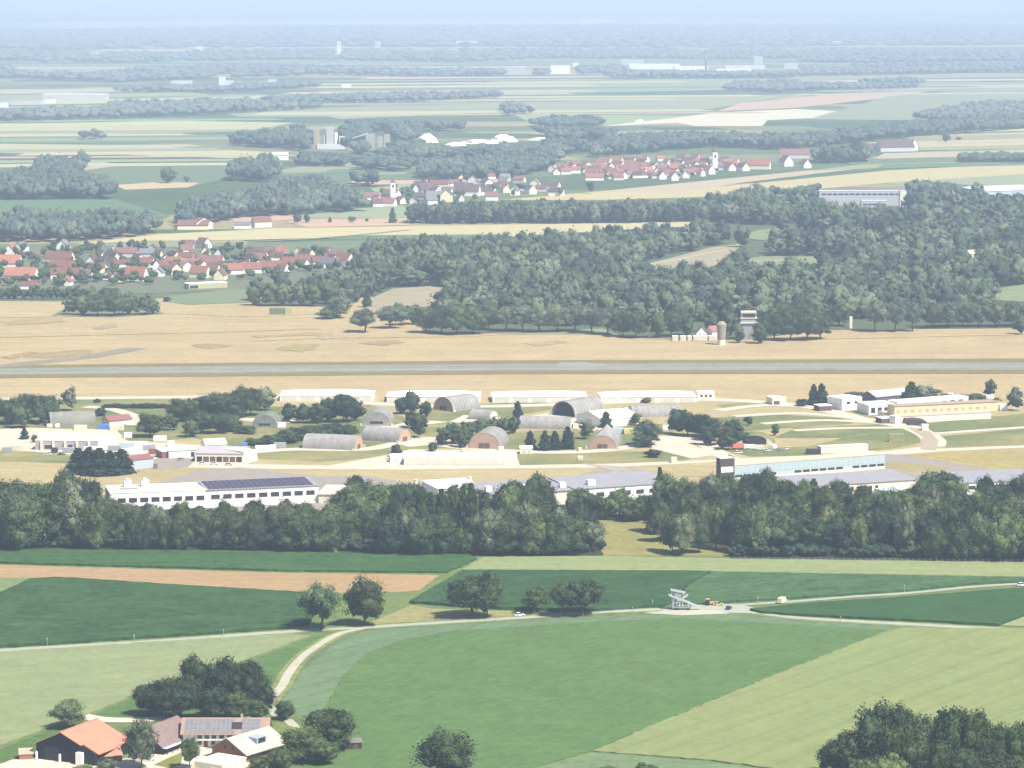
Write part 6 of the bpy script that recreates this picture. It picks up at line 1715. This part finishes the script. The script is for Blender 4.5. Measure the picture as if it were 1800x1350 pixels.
for px, py, k, c, rz, lab in [(150, 798, 'car', (.66, .67, .70), 0, "silver car before the right end of the lilac hall"), (108, 800, 'car', (.10, .10, .12), 15, "dark car before the lilac hall's middle"),
                              (84, 800, 'car', (.70, .70, .70), 0, "white car before the lilac hall's left part"), (356, 816, 'car', (.75, .74, .72), 0, "white car before the open bayed hall, left one"),
                              (376, 817, 'car', (.72, .72, .74), 0, "silver car before the open bayed hall, middle one"), (402, 818, 'car', (.5, .5, .5), 0, "grey car before the open bayed hall, right one"),
                              (318, 809, 'car', (.3, .3, .33), 50, "grey car between white shed and open bayed hall")]:
    vehicle(px, py, k, c, lab, rz, "cars in the left yard")

POST = mat("grey_post_paint", (0.26, 0.28, 0.25), .6)
for px, py, hm, lab in [(393, 1118, 2.8, "pale roadside post at the maize edge before the left road"), (236, 1130, 3.4, "pale roadside pole farther left at the maize edge"), (83, 1136, 3.4, "pale roadside pole nearest the left edge at the maize"),
                        (1477, 1093, 2.4, "white post by the lower road at the deep green wedge"), (1147, 1068, 3.4, "pole at the roadside left of the conveyor machine"), (1332, 1062, 3.2, "pole at the junction right of the dark blue car"),
                        (1590, 1041, 3.2, "pole half way along the upper narrow road"), (548, 1105, 4.5, "thin post under the left spreading tree"), (1112, 1075, 2.0, "short post between wide crowned tree and conveyor machine"), (872, 1092, 2.2, "short post before the joined pair of trees")]:
    e = empty("roadside_post", G(px, py), 0, lab, "post", "posts along the road")
    MB().cyl(0, 0, 0, hm, .13, .10, 8).build("pole", POST, e)
    MB().box(-.14, .14, -.16, -.1, hm*.80, hm*.95).build("reflector_plate", PALEW, e)

# ------------------------------------------------------------------ villages
ORD = "first second third fourth fifth sixth seventh eighth ninth tenth eleventh twelfth thirteenth fourteenth fifteenth sixteenth seventeenth eighteenth nineteenth twentieth".split()
def tint_of(c):
    r, g, b = c
    return {OR: "orange red", RD: "red", DR: "dull red", MR: "maroon", GR: "grey"}.get(c, "reddish")
def village(rows, where, group, py_ref):
    """rows of houses (front, middle, back): each (px, base py, ridge m, depth m, eaves m, rise m, turn deg, roof colour, wall colour)"""
    for rname, row in rows:
        row = sorted(row)
        for i, (px, py, L, W, h, rh, rot, rc, wc) in enumerate(row):
            c = G(px, py).xy
            kr = random.choice((.72, .88, 1.0, 1.15)); rc2 = tuple(v * kr for v in rc)
            d = Vector((math.cos(R(rot)), math.sin(R(rot))))
            n = Vector((-d.y, d.x))
            f = c - n * W / 2
            A, B = f - d * L / 2, f + d * L / 2
            lab = "%s roofed house, %s from left in the %s's %s row" % (tint_of(rc), ordinal(i), where, rname)
            e = bld("village_house", None, None, W, h, rh, 'ridge_x', mat("village_wall", wc, .85, .04), mat("village_roof", rc2, .85, .14, .3), lab, "house", group, ov=.5,
                    world_ab=(Vector((A.x, A.y, 0)), Vector((B.x, B.y, 0))), chimney=((random.uniform(-2, 2), W * .55, rh * .45 + .8),))
            clean(e)
OR, RD, DR, MR, GR = (0.30, 0.125, 0.085), (0.22, 0.10, 0.075), (0.165, 0.088, 0.074), (0.11, 0.072, 0.072), (0.15, 0.145, 0.155)
WW, YW, CW = (0.80, 0.78, 0.73), (0.76, 0.68, 0.46), (0.52, 0.51, 0.50)
def rnd_houses(poly, n, cols, sizes=(11, 15), seed=1, mind=9):
    rr = random.Random(seed); out = []
    y0, y1 = min(p[1] for p in poly), max(p[1] for p in poly); x0, x1 = min(p[0] for p in poly), max(p[0] for p in poly)
    t = 0
    while len(out) < n and t < 4000:
        t += 1
        x, y = rr.uniform(x0, x1), rr.uniform(y0, y1)
        if not inside(x, y, poly) or any(abs(x-o[0]) < mind and abs(y-o[1]) < 4 for o in out): continue
        L = rr.uniform(*sizes)
        out.append((x, y, L, L * rr.uniform(.6, .8), rr.uniform(4, 5.5), rr.uniform(3.6, 5), rr.choice((0, 12, -15, -28, -60, 80, 95, 25)) + rr.uniform(-6, 6), rr.choice(cols), rr.choice((WW, WW, YW, CW))))
    return out
L1 = rnd_houses([(60, 460), (330, 445), (625, 452), (625, 472), (430, 484), (160, 480)], 40, (DR, RD, DR, MR, DR), (10, 14), 17, 12)
L1 = [h for h in L1 if h[0] > 150 or h[1] > 470]
L0 = [h for h in rnd_houses([(140, 445), (640, 446), (640, 462), (140, 458)], 13, (DR, MR, RD, GR), (10, 14), 23, 12) if all(abs(h[0]-g[0]) > 9 or abs(h[1]-g[1]) > 4 for g in L1)]
village([
    ("farthest", L0), ("second", L1[:14]), ("third", L1[14:28]), ("fourth", L1[28:]),
    ("front", [(38, 492, 28, 13, 4.5, 6.5, -14, OR, YW), (114, 490, 24, 12, 4.5, 5, 6, RD, WW), (150, 485, 12, 8, 3, 3, 0, DR, WW), (240, 493, 18, 12, 4, 8, -18, OR, WW), (52, 508, 14, 9, 3.5, 3, 0, RD, WW),
               (352, 488, 16, 11, 5, 5.5, -20, RD, YW), (388, 492, 12, 9, 5, 5, 80, DR, YW), (408, 482, 18, 11, 4.5, 5, 10, OR, WW), (118, 502, 9, 8, 4, 4, 80, RD, WW),
               (442, 480, 18, 10, 4.5, 5, 5, RD, WW), (478, 477, 20, 11, 4.5, 5, 0, RD, WW), (190, 492, 9, 8, 4, 4, 85, DR, WW), (203, 496, 9, 8, 4, 4, 80, DR, WW), (280, 486, 10, 8, 4, 4, 85, GR, WW)]),
    ("middle", [(12, 470, 26, 12, 4.5, 7, -6, OR, WW), (105, 463, 25, 13, 5, 6, -12, RD, WW), (110, 476, 22, 11, 4.5, 5, 4, RD, WW), (163, 468, 11, 9, 5, 5, 78, DR, WW), (202, 463, 11, 9, 5, 5, -60, MR, WW),
                (337, 474, 16, 11, 5, 5, -16, OR, WW), (372, 470, 22, 12, 5, 6, -10, DR, WW), (290, 462, 10, 8, 4, 4, 85, GR, CW), (510, 470, 14, 10, 4.5, 5, -14, OR, WW), (535, 466, 18, 10, 4.5, 5, -20, RD, WW),
                (606, 468, 16, 11, 6, 6, -40, RD, WW), (575, 470, 13, 9, 4.5, 4.5, 0, GR, WW), (215, 470, 13, 9, 4, 3, 0, RD, WW)]),
    ("back", [(20, 448, 13, 9, 5.5, 5, 80, OR, WW), (38, 442, 13, 9, 5, 4.5, 70, GR, WW), (112, 446, 13, 10, 8.5, 5, 82, GR, WW), (182, 453, 11, 9, 5, 4, 80, GR, WW), (222, 452, 20, 10, 4.5, 4.5, 0, DR, CW),
              (335, 456, 9, 7, 5, 4, 85, GR, WW), (358, 436, 14, 9, 5, 5, -50, DR, WW), (330, 438, 12, 9, 4.5, 4.5, 0, DR, CW), (268, 444, 9, 8, 4, 4, 85, DR, CW), (445, 450, 12, 10, 3.5, 2, 0, GR, CW), (515, 455, 15, 10, 3.5, 3, 0, GR, CW),
              (708, 442, 14, 9, 5, 5, 80, GR, WW), (725, 443, 10, 9, 5, 4, 80, GR, CW), (590, 458, 12, 9, 4.5, 4.5, 20, DR, CW), (455, 462, 14, 9, 4.5, 4.5, 0, DR, WW)]),
], "left village", "houses of the left village", 470)
clean(bld("flat_building", (332, 509), (400, 506), 12, 4.5, 0, 'flat', mat("far_yellow_wall", C((250, 246, 215), 505)), HROOF, "long low pale yellow building with dark left bay before the left village", "building", windows=[(1, .02, .25, .6, 3.4, .95)]))
VIL2 = [(640, 366), (640, 350), (700, 330), (780, 322), (860, 312), (900, 318), (1000, 335), (990, 345), (900, 352), (800, 356), (700, 364)]
pool = rnd_houses(VIL2, 44, (DR, DR, MR, GR, RD), (10, 16), 5, 10)
big2 = [(676, 362, 26, 13, 4.5, 5, -14, RD, WW), (785, 355, 11, 14, 9, 6, 88, GR, YW), (822, 344, 30, 15, 6, 8, -12, MR, WW), (768, 352, 24, 12, 5, 6, 0, GR, WW), (772, 330, 24, 11, 5, 5, -5, RD, WW),
        (688, 347, 20, 11, 5, 5, -30, DR, WW), (905, 343, 14, 10, 6, 5, 80, GR, WW), (932, 341, 14, 10, 6, 5, -60, GR, WW), (978, 344, 18, 11, 5, 5, -10, MR, WW), (650, 352, 22, 11, 4.5, 5, 4, DR, WW)]
allh = big2 + [p for p in pool if all(abs(p[0]-b[0]) > 11 or abs(p[1]-b[1]) > 5 for b in big2)]
allh.sort(key=lambda h: h[1])
n = len(allh)
village([("back", allh[:n//3]), ("middle", allh[n//3:2*n//3]), ("front", allh[2*n//3:])], "middle village", "houses of the middle village", 345)
VIL3 = [(960, 308), (970, 298), (1030, 290), (1100, 285), (1250, 280), (1290, 288), (1300, 298), (1240, 308), (1200, 316), (1040, 318), (1030, 308)]
pool = rnd_houses(VIL3, 105, (RD, RD, DR, OR, MR), (11, 16), 9, 7)
big3 = [(1045, 317, 24, 11, 4.5, 5, 0, OR, WW), (1335, 297, 30, 14, 6, 8, -14, OR, YW), (1381, 292, 16, 15, 7, 8, -60, DR, WW), (1415, 295, 15, 12, 5, 7, -65, DR, WW), (1396, 278, 44, 16, 6, 8, 0, DR, CW),
        (1282, 300, 16, 11, 5, 6, -62, DR, WW), (1306, 300, 16, 12, 5, 6, -60, DR, WW), (1206, 313, 10, 9, 5, 5, 85, DR, WW), (1183, 317, 14, 10, 5, 6, -70, RD, WW), (1163, 315, 12, 10, 5, 6, -75, DR, WW), (1247, 306, 14, 10, 6, 6, -62, RD, WW)]
allh = big3 + [p for p in pool if all(abs(p[0]-b[0]) > 11 or abs(p[1]-b[1]) > 4 for b in big3)]
allh.sort(key=lambda h: h[1]); n = len(allh); q = n // 5 + 1
village([("back", allh[:q]), ("second", allh[q:2*q]), ("third", allh[2*q:3*q]), ("fourth", allh[3*q:4*q]), ("front", allh[4*q:])], "right village", "houses of the right village", 300)
def church(px, py, hm, w, label, tall=1.35, py_ref=300):
    e = empty("church_tower", G(px, py), R(8), label, "church tower")
    MB().box(-w/2, w/2, 0, w, 0, hm).build("shaft", mat("church_white", (0.8, 0.78, 0.74), .85, .03), e)
    MB().add([(-w/2-.3, -.3, hm), (w/2+.3, -.3, hm), (w/2+.3, w+.3, hm), (-w/2-.3, w+.3, hm), (0, w*.35, hm*tall), (0, w*.65, hm*tall)], [(0,1,4), (1,2,5,4), (2,3,5), (3,0,4,5), (3,2,1,0)]).build("roof", mat("church_roof", DR), e)
    MB().box(-w*.2, w*.2, -.06, .05, hm*.72, hm*.86).build("belfry_opening", GLASS_DARK, e)
church(1257, 302, 27, 7, "white church tower above the roofs of the right village")
church(691, 352, 21, 6, "white church tower in the middle village's left part", 1.2, 340)
# farmsteads and barns in the far fields
clean(bld("farmstead", (312, 404), (366, 404), 14, 5, 5, 'ridge_x', mat("village_wall", YW, .85, .04), mat("village_roof", DR, .85, .1), "left farmstead with long dull red roof below the far copse", "farmhouse"))
clean(bld("farmstead", (345, 404), (374, 402), 10, 7, 5, 'ridge_y', mat("village_wall", WW, .85, .04), mat("village_roof", DR, .85, .1), "white gabled house at the right end of the left farmstead", "house"))
clean(bld("farmstead", (448, 400), (478, 399), 11, 6, 5, 'ridge_x', mat("village_wall", YW, .85, .04), mat("village_roof", DR, .85, .1), "right farmstead with dull red roof on the pale field", "farmhouse"))
clean(bld("farmstead", (412, 402), (440, 402), 11, 4, 3, 'ridge_x', mat("village_wall", WW, .85, .04), mat("village_roof", GR, .85, .1), "small grey roofed house left of the right farmstead", "house"))
clean(bld("long_barn", (1548, 267), (1608, 266), 20, 7, 10, 'ridge_x', mat("village_wall", CW, .85, .04), mat("village_roof", MR, .85, .1), "long maroon roofed barn in the far right fields", "barn"))
clean(bld("barn_house", (1602, 266), (1613, 265), 22, 9, 9, 'ridge_y', mat("village_wall", WW, .85, .04), mat("village_roof", MR, .85, .1), "white gabled house at the right end of the long maroon barn", "house"))
clean(bld("low_barn", (1523, 266), (1552, 266), 16, 5, 7, 'ridge_x', mat("village_wall", CW, .85, .04), mat("village_roof", MR, .85, .1), "lower maroon roofed barn left of the long one", "barn"))
clean(bld("white_house", (1506, 282), (1516, 282), 10, 7, 4, 'ridge_y', mat("village_wall", WW, .85, .04), mat("village_roof", GR, .85, .1), "white gabled house below the broad pointed tree", "house"))
clean(bld("white_house", (479, 282), (506, 282), 14, 8, 4, 'ridge_x', mat("village_wall", WW, .85, .04), mat("village_roof", CW, .85, .1), "white house with pale roof above the far left copse", "house"))

# ------------------------------------------------------------------ far works, silos, mounds
def FW(py):
    k = random.choice((.45, .6, .75))
    return mat("far_white_cladding", (k, k * .985, k * .96), .8, .03)
def FR(py): return mat("far_pale_roofing", (0.6, 0.6, 0.6), .8, .03)
e = empty("silo_plant", G(580, 262), 0, "cluster of white silos and towers rising from the trees", "silo plant")
for i, (x, w, h) in enumerate(((-21, 9, 30), (-9, 8, 22), (0, 11, 34), (9, 6, 26), (19, 9, 20))):
    if i in (1, 3): MB().cyl(x, 6, 0, h, w/2, w/2, 14).build("silo", FW(250), e)
    else: MB().box(x - w/2, x + w/2, 0, 9, 0, h).build("tower", FW(250) if i else mat("far_beige", C((235, 225, 215), 250)), e)
MB().box(-20, 22, -3, -.1, 0, 8).build("low_hall", FR(250), e)
e = empty("silo_plant", G(664, 258), 0, "paler silo group right of the white silo cluster", "silo plant")
for x, w, h in ((-12, 14, 20), (4, 8, 16), (15, 9, 20)): MB().box(x - w/2, x + w/2, 0, 9, 0, h).build("tower", mat("far_grey_white", C((225, 232, 238), 250)), e)
MB().bar((-16, 4, 21), (-44, 4, 13), 1.5).build("conveyor_bridge", FR(250), e)
def mound(px, py, w, d, h, label, col=(252, 248, 232)):
    rr = random.Random(int(px)); vs, fs = [], []
    for j in range(5):
        for i in range(20):
            a = 6.283 * i / 20; k = (1 - j / 4.4) * (1 + .3 * rr.uniform(-1, 1)); vs.append((math.cos(a)*w/2*k, math.sin(a)*d/2*k, h * math.sin(j/4*1.5708) * (1 + .2*rr.uniform(-1, 1))))
    for j in range(4):
        for i in range(20): fs.append((j*20+i, j*20+(i+1) % 20, (j+1)*20+(i+1) % 20, (j+1)*20+i))
    fs.append(tuple(range(80, 100)))
    o = MB().add(vs, fs).build("gravel_heap", mat("pale_gravel_heap", (0.72, 0.68, 0.58), .95, .06, .1)); o.location = G(px, py); tag(o, label, "gravel heap", "pale heaps of the gravel works")
mound(750, 250, 38, 40, 13, "big round pale heap, leftmost of the gravel works"); mound(885, 249, 44, 40, 11, "widest pale heap, at the right of the gravel works")
mound(840, 252, 60, 40, 6, "long low pale heap between the two big ones"); mound(800, 256, 40, 30, 5, "low pale heap in front, left of the long low one"); mound(950, 246, 36, 30, 4, "flat pale heap at the far right of the gravel works")
mound(1125, 216, 22, 26, 6, "small white heap on the far pale quarry track", (252, 252, 246))
for k, (px, py, wpx, hm, dm, lab) in enumerate([
    (1150, 122, 90, 12, 60, "long white factory hall far off, left of the grey chimney"), (1112, 120, 40, 18, 40, "taller white block at the long factory's left end"), (1215, 124, 60, 9, 60, "low pale factory hall beside the grey chimney"),
    (1290, 130, 60, 10, 60, "low white factory hall right of the grey chimney"), (1333, 118, 16, 24, 30, "white cube block at the right of the far factory"), (1310, 122, 70, 8, 50, "grey roofed hall behind the white cube block"),
    (1390, 121, 24, 12, 30, "small white hall right of the white cube block"), (1440, 124, 46, 8, 30, "long low pale hall far right of the factory"), (1495, 124, 40, 8, 30, "faint pale hall, far right, right of the long low one"),
    (905, 132, 40, 18, 40, "white block group in the far haze, left one of two"), (985, 130, 34, 18, 40, "white block group in the far haze, right one of two"), (1012, 118, 10, 10, 20, "tiny white block right of the far white groups"),
    (390, 150, 10, 22, 20, "white upright block in the far left haze"), (402, 150, 14, 12, 24, "white lower block beside the far left upright one"), (318, 148, 36, 8, 40, "pale hall in the far left haze, left of the upright block"),
    (478, 147, 14, 10, 30, "white hall right of the far left upright block"), (608, 155, 16, 9, 30, "small white hall before the far left woods"), (796, 130, 22, 11, 30, "pale hall alone among the far woods"),
    (130, 176, 112, 13, 60, "long pale factory hall at the far left"), (36, 184, 70, 10, 60, "lilac roofed hall at the far left edge"), (4, 190, 14, 10, 30, "white hall cut by the far left edge"), (86, 182, 18, 8, 30, "small white hall before the long pale one"),
    (980, 26, 18, 26, 60, "white group at the far top, beyond the woods"), (664, 84, 10, 20, 40, "white house among far woods, left of three"), (808, 80, 12, 14, 40, "white house among far woods, middle of three"), (832, 80, 14, 14, 40, "white house among far woods, right of three"),
    (350, 92, 10, 18, 40, "faint white house in far left woods"), (166, 104, 14, 18, 40, "faint pale house in the far left haze"), (1300, 80, 44, 12, 60, "faint pale hall far off above the factory"), (1415, 76, 12, 12, 40, "faint pale house far right of the faint hall"),
    (1472, 80, 14, 14, 40, "faint pale house farthest right above the factory"), (820, 97, 50, 6, 60, "faint pale roofs in the middle of the far woods")]):
    w = wpx / S(py)
    lil = (k == 19)
    e = bld("factory_hall", (px - wpx/2, py), (px + wpx/2, py), dm, hm * (1.0 if S(py) > .6 else 1.4), 0, 'flat', FW(py), mat("far_lilac_roof", C((195, 208, 232), py)) if lil else FR(py), lab, "hall", "white works far off in the haze")
    clean(e)
e = empty("chimney_stack", G(1241, 126), 0, "tall grey chimney of the far factory", "chimney")
MB().cyl(0, 0, 0, 42, 4.5, 3.6, 14).build("shaft", mat("far_grey_concrete", C((178, 196, 218), 120)), e); MB().cyl(0, 0, 42, 44, 4.2, 4.2, 14).build("cap", FR(120), e)
church(596, 96, 52, 14, "tall white church tower in the far left woods", 1.4, 90)
church(1690, 26, 60, 18, "tiny white tower in the haze at the top right", 1.1, 60)

# garden trees between the village houses
rv = random.Random(3)
extra = []
VIL1 = [(-60, 445), (120, 436), (400, 440), (640, 448), (640, 476), (420, 494), (250, 502), (-60, 508)]
for poly, n in ((VIL3, 60), (VIL2, 45), (VIL1, 330)):
    k = 0
    while k < n:
        x, y = (rv.uniform(640, 1420), rv.uniform(280, 366)) if poly is not VIL1 else (rv.uniform(-60, 640), rv.uniform(436, 508))
        if inside(x, y, poly): extra.append((x, y, S(y) * rv.uniform(5, 11.5), S(y) * rv.uniform(5, 10.5), 'round', (*[v * rv.uniform(.8, 1.2) for v in TINT['dark']], 1), None, None)); k += 1
SAVED = MASS_NEAR; MASS_NEAR = MASS_FAR
mass_of(extra, "village_trees", "garden trees between the village houses")
MASS_NEAR = SAVED
# wire fence along the dark foot of the right belt
e = empty("boundary_fence", G(1290, 984), 0, "thin wire fence with pale posts along the foot of the right belt", "fence")
A, B = G(1290, 985.5), G(1830, 990.5)
n = 54
for i in range(n):
    q = A.lerp(B, i / (n - 1)) - G(1290, 984)
    o = MB().box(-.09, .09, -.09, .09, 0, 1.7).build("fence_post", POST, e); o.location = q
for z in (.6, 1.1, 1.6):
    a0, b0 = A - G(1290, 984) + Vector((0, 0, z)), B - G(1290, 984) + Vector((0, 0, z))
    MB().bar(a0, b0, .03).build("wire", DSTEEL, e)
